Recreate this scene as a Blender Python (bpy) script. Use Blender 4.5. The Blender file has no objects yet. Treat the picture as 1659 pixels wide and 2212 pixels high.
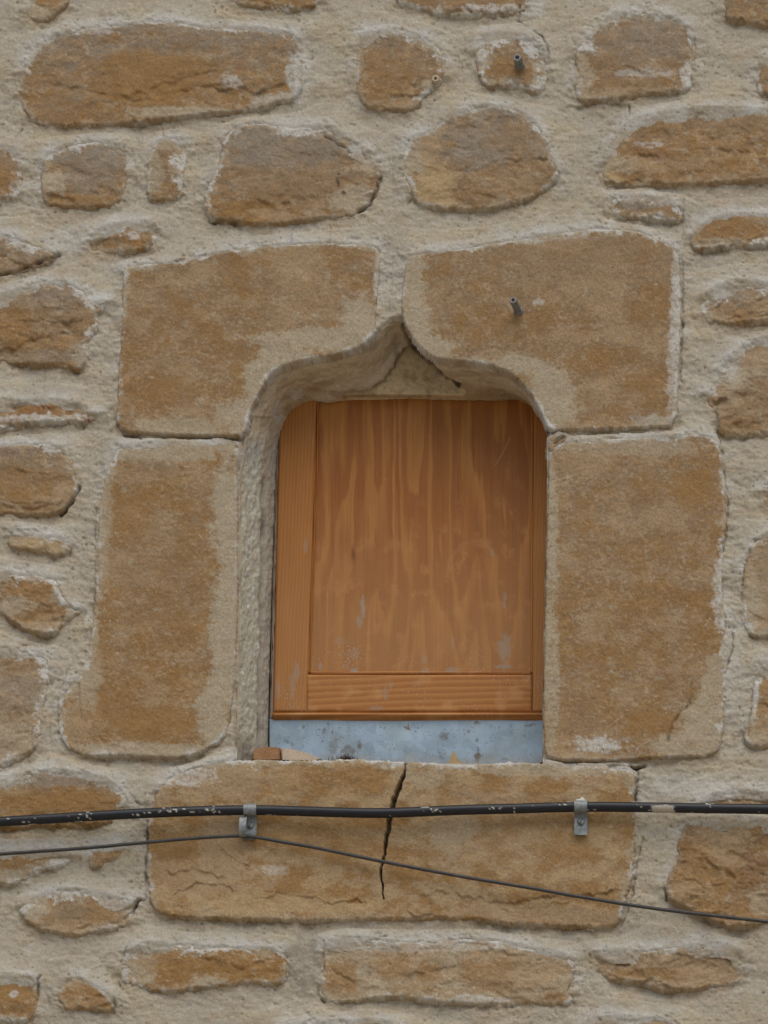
import bpy, bmesh, math
import numpy as np
from mathutils import Matrix, Vector

SC = bpy.context.scene
COL = SC.collection
R = math.radians

# ------------------------------------------------------------------ camera
# A telephoto picture from the street: eye level, six metres away, looking up and slightly left.
TARGET = np.array([0.0, 0.0, 3.6])
DIST, PITCH, YAW, ROLL = 6.0, R(20.0), R(6.0), R(2.0)
CAM = TARGET + DIST * np.array([math.cos(PITCH) * math.sin(YAW), -math.cos(PITCH) * math.cos(YAW), -math.sin(PITCH)])
LENS = 24.0 * DIST / 1.327
FW = (TARGET - CAM) / DIST
R0 = np.cross(FW, [0, 0, 1.0]); R0 /= np.linalg.norm(R0)
U0 = np.cross(R0, FW)
RT = math.cos(ROLL) * R0 + math.sin(ROLL) * U0
UP = -math.sin(ROLL) * R0 + math.cos(ROLL) * U0
cam = bpy.data.cameras.new('camera')
cam.sensor_fit = 'VERTICAL'; cam.sensor_height = 24.0; cam.sensor_width = 18.0
cam.lens = LENS; cam.clip_start = 0.05; cam.clip_end = 500
cam_o = bpy.data.objects.new('camera', cam); COL.objects.link(cam_o)
cam_o.matrix_world = Matrix(((RT[0], UP[0], -FW[0], CAM[0]), (RT[1], UP[1], -FW[1], CAM[1]),
                             (RT[2], UP[2], -FW[2], CAM[2]), (0, 0, 0, 1)))
SC.camera = cam_o

# ------------------------------------------------------------------ sky, sun, exposure
# hazy bright sky: a very soft sun high up in front of the wall and a little to the right
SUN_EL, SUN_AZ = R(56), R(168)         # azimuth measured from +Y (behind the wall) towards +X
w = bpy.data.worlds.new('World'); SC.world = w; w.use_nodes = True
nt = w.node_tree
sky = nt.nodes.new('ShaderNodeTexSky'); sky.sky_type = 'NISHITA'; sky.sun_disc = False
sky.sun_elevation = SUN_EL; sky.sun_rotation = SUN_AZ
sky.dust_density = 2.5; sky.air_density = 1.0; sky.ozone_density = 1.0
bg = nt.nodes['Background']; bg.inputs['Strength'].default_value = 0.10
nt.links.new(sky.outputs[0], bg.inputs[0])
sl = bpy.data.lights.new('sun', 'SUN'); sl.energy = 1.15; sl.angle = R(55); sl.color = (1.0, 0.98, 0.87)
so = bpy.data.objects.new('sun', sl); COL.objects.link(so)
sd_ = Vector((math.sin(SUN_AZ) * math.cos(SUN_EL), math.cos(SUN_AZ) * math.cos(SUN_EL), math.sin(SUN_EL)))
so.rotation_euler = sd_.to_track_quat('Z', 'Y').to_euler()
SC.view_settings.view_transform = 'Standard'; SC.view_settings.look = 'None'
SC.view_settings.gamma = 1.0; SC.view_settings.use_curve_mapping = False
SC.view_settings.exposure = 0.17
SC.cycles.max_bounces = 6; SC.cycles.diffuse_bounces = 4

# ------------------------------------------------------------------ helpers
MM = 0.001
PX = 1.327 / 2212.0                    # metres per sketch unit on the wall


def P(x, y, h=0.0):
    """wall point drawn at sketch position x, y on the plane h mm in front of the wall face -> X, Z arrays"""
    x = np.asarray(x, float); y = np.asarray(y, float)
    nx = (x - 829.5) / 2212.0; ny = (1106.0 - y) / 2212.0; f = LENS / 24.0
    rx = FW[0] * f + RT[0] * nx + UP[0] * ny
    ry = FW[1] * f + RT[1] * nx + UP[1] * ny
    rz = FW[2] * f + RT[2] * nx + UP[2] * ny
    t = (-np.asarray(h) * MM - CAM[1]) / ry
    return CAM[0] + t * rx, CAM[2] + t * rz


def P3(x, y, h=0.0):
    X, Z = P(x, y, h)
    return Vector((float(X), float(-h * MM), float(Z)))


_rng = np.random.default_rng(7)
_perm = _rng.permutation(256).astype(np.int64)
_perm = np.concatenate([_perm, _perm, _perm])
_ang = _rng.random(256) * 2 * math.pi
_gx, _gy = np.cos(_ang), np.sin(_ang)


def perlin(x, y, seed=0):
    x = x + seed * 17.137; y = y + seed * 9.731
    xi = np.floor(x).astype(np.int64); yi = np.floor(y).astype(np.int64)
    xf = x - xi; yf = y - yi
    xi &= 255; yi &= 255
    u = xf * xf * xf * (xf * (xf * 6 - 15) + 10); v = yf * yf * yf * (yf * (yf * 6 - 15) + 10)

    def g(ix, iy, fx, fy):
        k = _perm[_perm[ix & 255] + (iy & 255)]
        return _gx[k] * fx + _gy[k] * fy
    a = g(xi, yi, xf, yf); b = g(xi + 1, yi, xf - 1, yf)
    c = g(xi, yi + 1, xf, yf - 1); d = g(xi + 1, yi + 1, xf - 1, yf - 1)
    return ((a + (b - a) * u) + ((c + (d - c) * u) - (a + (b - a) * u)) * v) * 1.45


def fbm(x, y, seed=0, o=4, gain=0.5):
    s = 0.0; a = 1.0; n = 0.0
    for i in range(o):
        s = s + a * perlin(x, y, seed + i * 3.7); n += a
        x = x * 2.03; y = y * 2.03; a *= gain
    return s / n


def sstep(a, b, x):
    t = np.clip((x - a) / (b - a), 0, 1)
    return t * t * (3 - 2 * t)


def chaikin(p, n=2):
    p = np.asarray(p, float)
    for _ in range(n):
        q = np.roll(p, -1, 0)
        o = np.empty((len(p) * 2, 2)); o[0::2] = .75 * p + .25 * q; o[1::2] = .25 * p + .75 * q
        p = o
    return p


def poly_sd(X, Y, poly):
    """signed distance, negative inside"""
    d = np.full(X.shape, 1e18); ins = np.zeros(X.shape, bool)
    n = len(poly)
    for i in range(n):
        ax, ay = poly[i]; bx, by = poly[(i + 1) % n]
        ex, ey = bx - ax, by - ay
        L = ex * ex + ey * ey + 1e-12
        t = np.clip(((X - ax) * ex + (Y - ay) * ey) / L, 0, 1)
        d = np.minimum(d, (X - ax - t * ex) ** 2 + (Y - ay - t * ey) ** 2)
        c = ((ay > Y) != (by > Y))
        if ey != 0:
            ins ^= c & (X < ex * (Y - ay) / ey + ax)
    d = np.sqrt(d)
    return np.where(ins, -d, d)


def line_d(X, Y, pts):
    d = np.full(X.shape, 1e18); tt = np.zeros(X.shape)
    for i in range(len(pts) - 1):
        ax, ay = pts[i]; bx, by = pts[i + 1]
        ex, ey = bx - ax, by - ay
        t = np.clip(((X - ax) * ex + (Y - ay) * ey) / (ex * ex + ey * ey), 0, 1)
        q = (X - ax - t * ex) ** 2 + (Y - ay - t * ey) ** 2
        m = q < d
        d = np.where(m, q, d); tt = np.where(m, (i + t) / (len(pts) - 1), tt)
    return np.sqrt(d), tt


def link(o, parent=None):
    COL.objects.link(o)
    if parent is not None:
        o.parent = parent
    return o


def thing(name, label, cat, group=None):
    o = bpy.data.objects.new(name, None); COL.objects.link(o)
    o.empty_display_size = 0.05
    return tag(o, label, cat, group)


def tag(o, label, cat, group=None):
    o['label'] = label; o['category'] = cat
    if group:
        o['group'] = group
    return o


def mesh_np(name, V, F, mat, parent=None, col=None, smooth=True, loc=None):
    """numpy arrays -> one mesh object; F is (n,4)"""
    V = np.asarray(V, float)
    if loc is not None:
        V = V - np.asarray(loc)
    me = bpy.data.meshes.new(name)
    me.vertices.add(len(V)); me.vertices.foreach_set('co', V.astype(np.float32).ravel())
    me.loops.add(F.size); me.loops.foreach_set('vertex_index', F.astype(np.int32).ravel())
    me.polygons.add(len(F))
    me.polygons.foreach_set('loop_start', np.arange(0, F.size, F.shape[1], dtype=np.int32))
    me.polygons.foreach_set('loop_total', np.full(len(F), F.shape[1], np.int32))
    me.polygons.foreach_set('use_smooth', np.full(len(F), smooth, bool))
    if col is not None:
        ca = me.color_attributes.new('col', 'FLOAT_COLOR', 'POINT')
        c4 = np.ones((len(V), 4), np.float32); c4[:, :3] = np.clip(col, 0.004, 0.95)
        ca.data.foreach_set('color', c4.ravel())
    me.materials.append(mat)
    me.update(); me.validate()
    o = bpy.data.objects.new(name, me)
    link(o, parent)
    if loc is not None:
        o.location = loc
    return o


def grid_mesh(name, X, Y, Z, keep, mat, parent=None, col=None, smooth=True, loc=None):
    """keep: bool mask over the cells; columns run along +X, rows run downwards"""
    ny, nx = X.shape
    idx = np.arange(ny * nx).reshape(ny, nx)
    F = np.stack([idx[:-1, :-1], idx[1:, :-1], idx[1:, 1:], idx[:-1, 1:]], -1)[keep]
    used = np.zeros(ny * nx, bool); used[F.ravel()] = True
    re = np.cumsum(used) - 1
    V = np.stack([X.ravel(), Y.ravel(), Z.ravel()], 1)[used]
    c = None if col is None else col.reshape(-1, 3)[used]
    return mesh_np(name, V, re[F], mat, parent, c, smooth, loc)


def bm_obj(name, bm, mat, parent=None, smooth=False, loc=None):
    if loc is not None:
        bmesh.ops.translate(bm, verts=bm.verts, vec=-Vector(loc))
    me = bpy.data.meshes.new(name); bm.to_mesh(me); bm.free()
    if smooth:
        for p in me.polygons:
            p.use_smooth = True
    me.materials.append(mat)
    o = bpy.data.objects.new(name, me); link(o, parent)
    if loc is not None:
        o.location = loc
    return o


def box_bm(bm, x0, x1, y0, y1, z0, z1, bev=0.0):
    vs = [bm.verts.new(v) for v in ((x0, y0, z0), (x1, y0, z0), (x1, y1, z0), (x0, y1, z0),
                                    (x0, y0, z1), (x1, y0, z1), (x1, y1, z1), (x0, y1, z1))]
    fs = [bm.faces.new([vs[i] for i in q]) for q in ((0, 3, 2, 1), (4, 5, 6, 7), (0, 1, 5, 4), (1, 2, 6, 5), (2, 3, 7, 6), (3, 0, 4, 7))]
    if bev:
        es = list({e for f in fs for e in f.edges})
        bmesh.ops.bevel(bm, geom=es, offset=bev, segments=2, affect='EDGES', profile=0.6)


def mixc(c, rgb, wgt):
    return c + (np.asarray(rgb) - c) * wgt[..., None]


# ------------------------------------------------------------------ materials
def new_mat(name):
    m = bpy.data.materials.new(name); m.use_nodes = True
    n = m.node_tree.nodes; l = m.node_tree.links
    return m, n, l, n['Principled BSDF']


def grainy(name, grain=0.16, gscale=700, bump=0.5, bdist=0.0012, b2=90, rough=0.95, spec=0.15, fine=1600, spots=0.0):
    m, n, l, b = new_mat(name)
    at = n.new('ShaderNodeAttribute'); at.attribute_name = 'col'
    tc = n.new('ShaderNodeTexCoord')
    no = n.new('ShaderNodeTexNoise'); no.inputs['Scale'].default_value = gscale; no.inputs['Detail'].default_value = 3
    no.inputs['Roughness'].default_value = 0.7
    l.new(tc.outputs['Object'], no.inputs['Vector'])
    mr = n.new('ShaderNodeMapRange'); mr.inputs['From Min'].default_value = 0.34; mr.inputs['From Max'].default_value = 0.66
    mr.inputs['To Min'].default_value = 1 - grain; mr.inputs['To Max'].default_value = 1 + grain
    l.new(no.outputs['Fac'], mr.inputs['Value'])
    mx = n.new('ShaderNodeMix'); mx.data_type = 'RGBA'; mx.blend_type = 'MULTIPLY'; mx.inputs['Factor'].default_value = 1.0
    l.new(at.outputs['Color'], mx.inputs['A']); l.new(mr.outputs[0], mx.inputs['B'])
    out = mx.outputs['Result']
    if spots:
        vo = n.new('ShaderNodeTexNoise'); vo.inputs['Scale'].default_value = 330; vo.inputs['Detail'].default_value = 1
        l.new(tc.outputs['Object'], vo.inputs['Vector'])
        m2 = n.new('ShaderNodeMapRange'); m2.inputs['From Min'].default_value = 0.66; m2.inputs['From Max'].default_value = 0.74
        m2.inputs['To Min'].default_value = 0; m2.inputs['To Max'].default_value = spots
        l.new(vo.outputs['Fac'], m2.inputs['Value'])
        m3 = n.new('ShaderNodeMix'); m3.data_type = 'RGBA'; m3.blend_type = 'MIX'
        l.new(m2.outputs[0], m3.inputs['Factor']); l.new(out, m3.inputs['A']); m3.inputs['B'].default_value = (.16, .11, .07, 1)
        out = m3.outputs['Result']
    l.new(out, b.inputs['Base Color'])
    b.inputs['Roughness'].default_value = rough
    b.inputs['Specular IOR Level'].default_value = spec
    n2 = n.new('ShaderNodeTexNoise'); n2.inputs['Scale'].default_value = b2; n2.inputs['Detail'].default_value = 6
    n2.inputs['Roughness'].default_value = 0.72
    l.new(tc.outputs['Object'], n2.inputs['Vector'])
    bp = n.new('ShaderNodeBump'); bp.inputs['Strength'].default_value = bump; bp.inputs['Distance'].default_value = bdist
    l.new(n2.outputs['Fac'], bp.inputs['Height'])
    l.new(bp.outputs['Normal'], b.inputs['Normal'])
    return m


M_STONE = grainy('sandstone', grain=0.2, gscale=620, bump=0.5, bdist=0.0018, b2=240, spots=0.25)
M_ASHLAR = grainy('dressed_sandstone', grain=0.2, gscale=600, bump=0.5, bdist=0.0016, b2=300, spots=0.45)
M_MORTAR = grainy('lime_mortar', grain=0.14, gscale=600, bump=0.26, bdist=0.0011, b2=450, spots=0.35)
M_WOOD = grainy('varnished_pine', grain=0.06, gscale=500, bump=0.12, bdist=0.0006, b2=120, rough=0.5, spec=0.2)
M_CABLE = grainy('black_cable_sheath', grain=0.1, gscale=400, bump=0.12, bdist=0.0006, b2=150, rough=0.38, spec=0.35)
M_BRUSH = grainy('dry_fibre', grain=0.2, gscale=500, bump=0.3, rough=0.95)


def metal_mat(name, base, rough, metallic, noise_s=120, var=0.25):
    m, n, l, b = new_mat(name)
    tc = n.new('ShaderNodeTexCoord')
    no = n.new('ShaderNodeTexNoise'); no.inputs['Scale'].default_value = noise_s; no.inputs['Detail'].default_value = 5
    l.new(tc.outputs['Object'], no.inputs['Vector'])
    cr = n.new('ShaderNodeValToRGB')
    cr.color_ramp.elements[0].position = 0.3; cr.color_ramp.elements[1].position = 0.7
    cr.color_ramp.elements[0].color = (*[c * (1 - var) for c in base], 1)
    cr.color_ramp.elements[1].color = (*[min(1, c * (1 + var)) for c in base], 1)
    l.new(no.outputs['Fac'], cr.inputs['Fac']); l.new(cr.outputs['Color'], b.inputs['Base Color'])
    b.inputs['Metallic'].default_value = metallic; b.inputs['Roughness'].default_value = rough
    bp = n.new('ShaderNodeBump'); bp.inputs['Strength'].default_value = 0.2; bp.inputs['Distance'].default_value = 0.0005
    l.new(no.outputs['Fac'], bp.inputs['Height']); l.new(bp.outputs['Normal'], b.inputs['Normal'])
    return m


M_GALV = metal_mat('galvanised_steel', (.22, .235, .235), 0.55, 0.5, 200, 0.35)
M_BOLT = metal_mat('weathered_zinc_plate', (.25, .25, .24), 0.6, 0.4, 300, 0.4)
M_DARK = metal_mat('dark_slot', (.02, .02, .02), 0.9, 0.0)


def zinc_mat():
    m, n, l, b = new_mat('zinc_sheet')
    at = n.new('ShaderNodeAttribute'); at.attribute_name = 'col'
    tc = n.new('ShaderNodeTexCoord')
    vo = n.new('ShaderNodeTexVoronoi'); vo.inputs['Scale'].default_value = 90
    l.new(tc.outputs['Object'], vo.inputs['Vector'])
    hv = n.new('ShaderNodeSeparateColor'); l.new(vo.outputs['Color'], hv.inputs[0])
    mr = n.new('ShaderNodeMapRange'); mr.inputs['To Min'].default_value = 0.9; mr.inputs['To Max'].default_value = 1.1
    l.new(hv.outputs[0], mr.inputs['Value'])
    mx = n.new('ShaderNodeMix'); mx.data_type = 'RGBA'; mx.blend_type = 'MULTIPLY'; mx.inputs['Factor'].default_value = 1.0
    l.new(at.outputs['Color'], mx.inputs['A']); l.new(mr.outputs[0], mx.inputs['B'])
    l.new(mx.outputs['Result'], b.inputs['Base Color'])
    b.inputs['Metallic'].default_value = 0.35
    m2 = n.new('ShaderNodeMapRange'); m2.inputs['To Min'].default_value = 0.35; m2.inputs['To Max'].default_value = 0.5
    l.new(hv.outputs[0], m2.inputs['Value']); l.new(m2.outputs[0], b.inputs['Roughness'])
    no = n.new('ShaderNodeTexNoise'); no.inputs['Scale'].default_value = 18; l.new(tc.outputs['Object'], no.inputs['Vector'])
    bp = n.new('ShaderNodeBump'); bp.inputs['Strength'].default_value = 0.3; bp.inputs['Distance'].default_value = 0.003
    l.new(no.outputs['Fac'], bp.inputs['Height']); l.new(bp.outputs['Normal'], b.inputs['Normal'])
    return m


M_ZINC = zinc_mat()


def ground_mat():
    m, n, l, b = new_mat('street_paving')
    tc = n.new('ShaderNodeTexCoord')
    br = n.new('ShaderNodeTexBrick'); br.inputs['Scale'].default_value = 3.0
    br.inputs['Color1'].default_value = (.50, .43, .32, 1); br.inputs['Color2'].default_value = (.45, .385, .285, 1)
    br.inputs['Mortar'].default_value = (.28, .24, .18, 1); br.inputs['Mortar Size'].default_value = 0.015
    l.new(tc.outputs['Object'], br.inputs['Vector'])
    no = n.new('ShaderNodeTexNoise'); no.inputs['Scale'].default_value = 4; no.inputs['Detail'].default_value = 8
    l.new(tc.outputs['Object'], no.inputs['Vector'])
    mr = n.new('ShaderNodeMapRange'); mr.inputs['To Min'].default_value = 0.75; mr.inputs['To Max'].default_value = 1.25
    l.new(no.outputs['Fac'], mr.inputs['Value'])
    mx = n.new('ShaderNodeMix'); mx.data_type = 'RGBA'; mx.blend_type = 'MULTIPLY'; mx.inputs['Factor'].default_value = 1.0
    l.new(br.outputs['Color'], mx.inputs['A']); l.new(mr.outputs[0], mx.inputs['B'])
    l.new(mx.outputs['Result'], b.inputs['Base Color']); b.inputs['Roughness'].default_value = 0.9
    return m


M_GROUND = ground_mat()

# palette (albedo)
BROWN = np.array((.280, .187, .108)); OCHRE = np.array((.298, .171, .066)); TAN = np.array((.375, .264, .155))
PALE = np.array((.405, .335, .235)); GREY = np.array((.270, .228, .176)); LIME = np.array((.545, .525, .480))
RUST = np.array((.240, .120, .060)); DARK = np.array((.075, .056, .040)); SAND = np.array((.430, .308, .165))
MORT = np.array((.422, .374, .296)); PALETTE = dict(brown=BROWN, ochre=OCHRE, tan=TAN, pale=PALE, grey=GREY, lime=LIME,
                                                    rust=RUST, dark=DARK, sand=SAND, mort=MORT)

# ------------------------------------------------------------------ ground
GZ = 0.0
gm = bpy.data.meshes.new('ground'); bm = bmesh.new()
bmesh.ops.create_grid(bm, x_segments=8, y_segments=8, size=150)
bm.to_mesh(gm); bm.free(); gm.materials.append(M_GROUND)
go = bpy.data.objects.new('ground', gm); COL.objects.link(go); go['kind'] = 'structure'

# ------------------------------------------------------------------ relief shared by stones and mortar
# ledges: broken beds; the stone above the line stands proud, below it the surface drops back
LEDGES = [
    ([(453, 190), (526, 190), (548, 204), (580, 190), (619, 175), (642, 172)], 6, 18),
    ([(525, 232), (560, 242), (600, 224), (640, 212)], 7, 14),
    ([(255, 262), (300, 264), (360, 258)], 7, 8),
    ([(541, 426), (585, 446), (606, 438), (632, 434)], 7, 22),
    ([(1085, 348), (1190, 345)], 9, 3.5),
    ([(1025, 446), (1058, 455), (1102, 442), (1155, 434)], 8, 12),
    ([(1344, 191), (1399, 179)], 4, 12),
    ([(1215, 227), (1271, 223), (1304, 218), (1359, 228)], 10, 8),
    ([(1300, 398), (1330, 395), (1390, 388), (1446, 400)], 8, 12),
    ([(1372, 330), (1420, 336), (1452, 350)], 4, 22),
    ([(-30, 760), (0, 756), (29, 752), (73, 734), (118, 722)], 6, 24),
    ([(15, 789), (73, 782), (110, 798), (157, 802), (192, 803)], 8, 12),
    ([(130, 700), (165, 692), (210, 700)], 5, 25),
    ([(-30, 1088), (0, 1090), (55, 1098), (120, 1092), (150, 1072)], 5, 14),
    ([(-30, 930), (0, 926), (55, 911), (146, 913), (216, 900)], 9, 14),
    ([(0, 880), (60, 876), (130, 886), (180, 876)], 4, 14),
    ([(546, 1937), (637, 1933), (670, 1940), (721, 1951), (765, 1944), (830, 1950)], 7, 20),
    ([(864, 1928), (911, 1933), (966, 1928), (1021, 1940), (1087, 1948), (1125, 1948), (1198, 1935), (1308, 1931), (1362, 1915)], 9, 26),
    ([(870, 1972), (930, 1980), (1000, 1984)], 6, 12),
    ([(1060, 1962), (1110, 1972), (1150, 1960), (1220, 1950), (1300, 1948)], 4, 14),
    ([(358, 1951), (387, 1924), (431, 1909), (475, 1911), (520, 1925)], 6, 24),
    ([(329, 1876), (376, 1888), (395, 1876), (440, 1884), (500, 1900)], 4, 22),
    ([(470, 1830), (500, 1850), (545, 1880)], 3, 24),
    ([(700, 2162), (760, 2166), (860, 2152), (912, 2164), (1000, 2172), (1095, 2165)], 7, 14),
    ([(720, 2095), (755, 2110), (770, 2125)], 4, 20),
    ([(1000, 2060), (1060, 2050), (1130, 2068)], 4, 22),
    ([(1310, 2100), (1340, 2116), (1400, 2118), (1460, 2136)], 8, 16),
    ([(1450, 2060), (1500, 2070), (1560, 2062)], 4, 18),
    ([(1440, 1945), (1500, 1972), (1552, 1998), (1590, 2010), (1640, 1998)], 9, 16),
    ([(1500, 1830), (1530, 1862), (1570, 1880), (1600, 1905)], 6, 30),
    ([(1340, 2000), (1280, 2006), (1150, 2001), (1000, 1986)][::-1], 8, 12),
    ([(330, 1980), (500, 1988), (700, 1992)], 8, 12),
    ([(395, 2140), (430, 2132), (455, 2130), (490, 2140)], 5, 10),
    ([(90, 418), (130, 425), (170, 440), (235, 444)], 6, 14),
    ([(190, 410), (215, 420), (250, 405)], 3, 12),
    ([(560, 2), (600, 12), (650, 20), (692, 6)], 6, 14),
    ([(950, 28), (1000, 22), (1060, 30), (1120, 22)], 7, 12),
    ([(1495, 539), (1560, 537), (1640, 530), (1720, 530)], 8, 12),
    ([(1560, 36), (1600, 44), (1659, 48), (1720, 52)], 7, 14),
    ([(1525, 668), (1570, 650), (1620, 655), (1659, 640)], 5, 18),
    ([(1530, 690), (1580, 700), (1659, 688)], 5, 14),
    ([(1515, 858), (1545, 866), (1575, 862)], 10, 8),
    ([(1555, 935), (1600, 942), (1659, 932)], 6, 12),
    ([(1560, 905), (1610, 915), (1659, 905)], 4, 18),
    ([(765, 235), (810, 233), (860, 236), (905, 240)], 6, 12),
    ([(1045, 190), (1080, 190), (1105, 182), (1130, 180), (1160, 198)], 5, 10),
    ([(1320, 466), (1400, 472), (1440, 478), (1470, 480)], 7, 12),
    ([(1545, 1605), (1600, 1615), (1659, 1608)], 5, 16),
    ([(1610, 1370), (1659, 1374), (1720, 1372)], 7, 14),
    ([(0, 1785), (60, 1782), (150, 1780), (235, 1782)], 7, 20),
    ([(-30, 1905), (0, 1906), (28, 1914), (60, 1895), (80, 1880), (140, 1876)], 7, 12),
    ([(10, 1187), (60, 1190), (95, 1192), (120, 1202), (148, 1196)], 6, 14),
    ([(0, 1322), (45, 1360), (100, 1374), (128, 1362)], 8, 14),
    ([(0, 1650), (30, 1638), (70, 1622)], 5, 18),
    ([(150, 1632), (210, 1638), (330, 1640), (410, 1640), (470, 1612)], 7, 16),
    ([(262, 938), (330, 942), (400, 944), (530, 946)], 9, 6),
    ([(1182, 942), (1225, 930), (1340, 930), (1400, 926)], 3, 12),
    ([(1180, 1645), (1300, 1648), (1372, 1660), (1420, 1648), (1480, 1640)], 7, 10),
]

# hairlines and open joints: points, half width, depth mm, grime and painted shade
CRACKS = [
    ([(47, 278), (33, 303)], 1.3, 2, .5), ([(347, 267), (352, 280), (356, 298)], 1.2, 2, .4),
    ([(1474, 560), (1475, 640), (1474, 710), (1471, 770), (1469, 820), (1480, 838)], 1.6, 4, .55),
    ([(1545, 915), (1549, 935), (1558, 952), (1561, 985), (1570, 1060), (1573, 1110), (1567, 1153), (1558, 1204)], 1.5, 3, .55),
    ([(1584, 1343), (1582, 1402), (1567, 1457)], 1.5, 3, .5),
    ([(320, 1774), (316, 1862), (315, 1946), (300, 1946), (281, 1971), (268, 1985)], 1.7, 4, .65),
    ([(208, 1100), (206, 1140), (208, 1200), (206, 1245), (204, 1330)], 1.4, 3, .4),
    ([(1121, 12), (1120, 44), (1135, 58), (1151, 69), (1172, 82), (1183, 105), (1186, 130)], 1.6, 4, .6),
    ([(1359, 228), (1361, 249), (1352, 262)], 1.6, 4, .6),
    ([(1501, 85), (1502, 110), (1501, 146)], 1.1, 2, .45),
    ([(1376, 1657), (1378, 1686), (1372, 1727)], 2.2, 5, .6),
    ([(1388, 1811), (1380, 1850), (1374, 1880), (1366, 1942), (1352, 1980), (1341, 2001)], 1.6, 4, .5),
    ([(713, 484), (716, 505), (712, 535)], 1.1, 1.5, .35),
    ([(262, 2080), (260, 2110), (258, 2130)], 1.5, 3, .5), ([(275, 2050), (262, 2080)], 1.5, 3, .5),
    ([(90, 2108), (82, 2120), (82, 2150)], 2, 5, .6), ([(253, 2140), (250, 2160), (246, 2186)], 2.2, 5, .55),
    ([(690, 2130), (688, 2148), (700, 2165)], 2.4, 5, .6), ([(700, 2035), (700, 2080), (697, 2100)], 1.6, 3, .35),
    ([(1241, 2090), (1236, 2120), (1226, 2140)], 1.4, 3, .4),
    ([(1436, 1918), (1440, 1945)], 1.8, 5, .5),
    ([(1602, 1300), (1606, 1240), (1620, 1190)], 1.6, 3, .4), ([(1615, 1590), (1622, 1540), (1628, 1480)], 1.5, 3, .4),
    ([(172, 1052), (160, 1078), (132, 1112)], 3.2, 9, .75),
    ([(300, 1945), (290, 1962), (284, 1978)], 2.6, 7, .7),
    ([(775, 455), (800, 440), (815, 410), (822, 385)], 3.0, 8, .6),
    ([(455, 480), (490, 478), (520, 484)], 2.4, 7, .7), ([(-10, 594), (30, 588), (75, 572), (128, 552)], 2.2, 7, .55),
    ([(265, 548), (280, 566)], 1.0, 1.5, .3), ([(112, 730), (96, 780)], 1.0, 1.5, .25), ([(95, 845), (97, 800)], 1.0, 1.5, .3),
    ([(885, 400), (890, 425), (880, 445)], 1.2, 3, .35), ([(1494, 1475), (1489, 1522), (1454, 1562), (1443, 1603)], 2.0, 3.5, .3),
    ([(1362, 1655), (1374, 1661), (1392, 1655)], 3.4, 10, .9), ([(270, 940), (300, 943), (306, 950)], 2.5, 8, .6),
    ([(500, 948), (522, 948)], 2.5, 8, .7), ([(380, 568), (398, 564)], 1.8, 4, .7), ([(416, 558), (446, 556)], 1.4, 3, .45),
    ([(1186, 940), (1200, 934), (1216, 931)], 1.8, 5, .6), ([(1196, 962), (1206, 950), (1218, 944)], 1.3, 3, .45),
    ([(1500, 600), (1476, 612)], 1.0, 1, .15), ([(150, 1440), (128, 1500), (126, 1560)], 1.2, 2, .25),
    ([(280, 1712), (302, 1741)], 1.5, 2, .3), ([(170, 1478), (172, 1530), (176, 1560)], 1.4, 2, .25),
    ([(703, 296), (740, 318), (760, 330)], 2.0, 4, .3), ([(1478, 432), (1476, 460), (1474, 520)], 1.2, 2, .3),
    ([(1482, 1480), (1484, 1520), (1476, 1560)], 1.0, 1, .12), ([(605, 2048), (622, 2075), (616, 2110)], 1.2, 2, .25),
    ([(1612, 1610), (1605, 1580)], 1.5, 3, .4), ([(930, 780), (932, 770)], 1, 1, .1),
    ([(1340, 2130), (1360, 2140)], 1.0, 1, .2), ([(148, 1200), (156, 1186)], 1.8, 3, .4),
]
# the split through the sill: points with their half widths
SPLIT = [(880, 1640, 2.2), (876, 1658, 3.0), (868, 1684, 4.6), (860, 1708, 5.6), (850, 1735, 6.0), (845, 1762, 5.6),
         (840, 1790, 5.2), (834, 1822, 4.0), (830, 1850, 3.0), (826, 1868, 3.2), (822, 1888, 2.4), (826, 1912, 2.0), (829, 1944, 1.2)]


SCR = [(1158, 812, 1198, 796), (1202, 838, 1231, 822), (1162, 855, 1182, 846), (1165, 870, 1200, 851), (1182, 874, 1206, 860), (1212, 880, 1232, 869), (1176, 838, 1190, 832), (1236, 894, 1250, 888),
       (1196, 1040, 1232, 1030), (1215, 1046, 1228, 1040), (1200, 1052, 1210, 1046)]
SCR += [(692 + k * 4.4, 761 - k * 2.3, 699 + k * 4.4, 754 - k * 2.3) for k in range(13)]
SCR += [(772 + 9 * math.sin(k * 2.1), 688 - k * 6, 785 + 9 * math.sin(k * 2.1), 676 - k * 6) for k in range(9)]
SCR += [(882 + k * 7, 662 - k * 1.2, 894 + k * 7, 653 - k * 1.2) for k in range(5)]


def scratch(X, Y):
    g = np.zeros(X.shape)
    x0, x1, y0, y1 = X.min(), X.max(), Y.min(), Y.max()
    for a in SCR:
        if a[0] > x1 or a[2] < x0 or a[1] < y0 or a[3] > y1:
            continue
        m = (X > a[0] - 6) & (X < a[2] + 6) & (Y > a[3] - 6) & (Y < a[1] + 6)
        if m.any():
            d, t = line_d(X[m], Y[m], [(a[0], a[1]), (a[2], a[3])])
            g[m] = np.maximum(g[m], np.exp(-(d / 1.5) ** 2))
    return g


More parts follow.
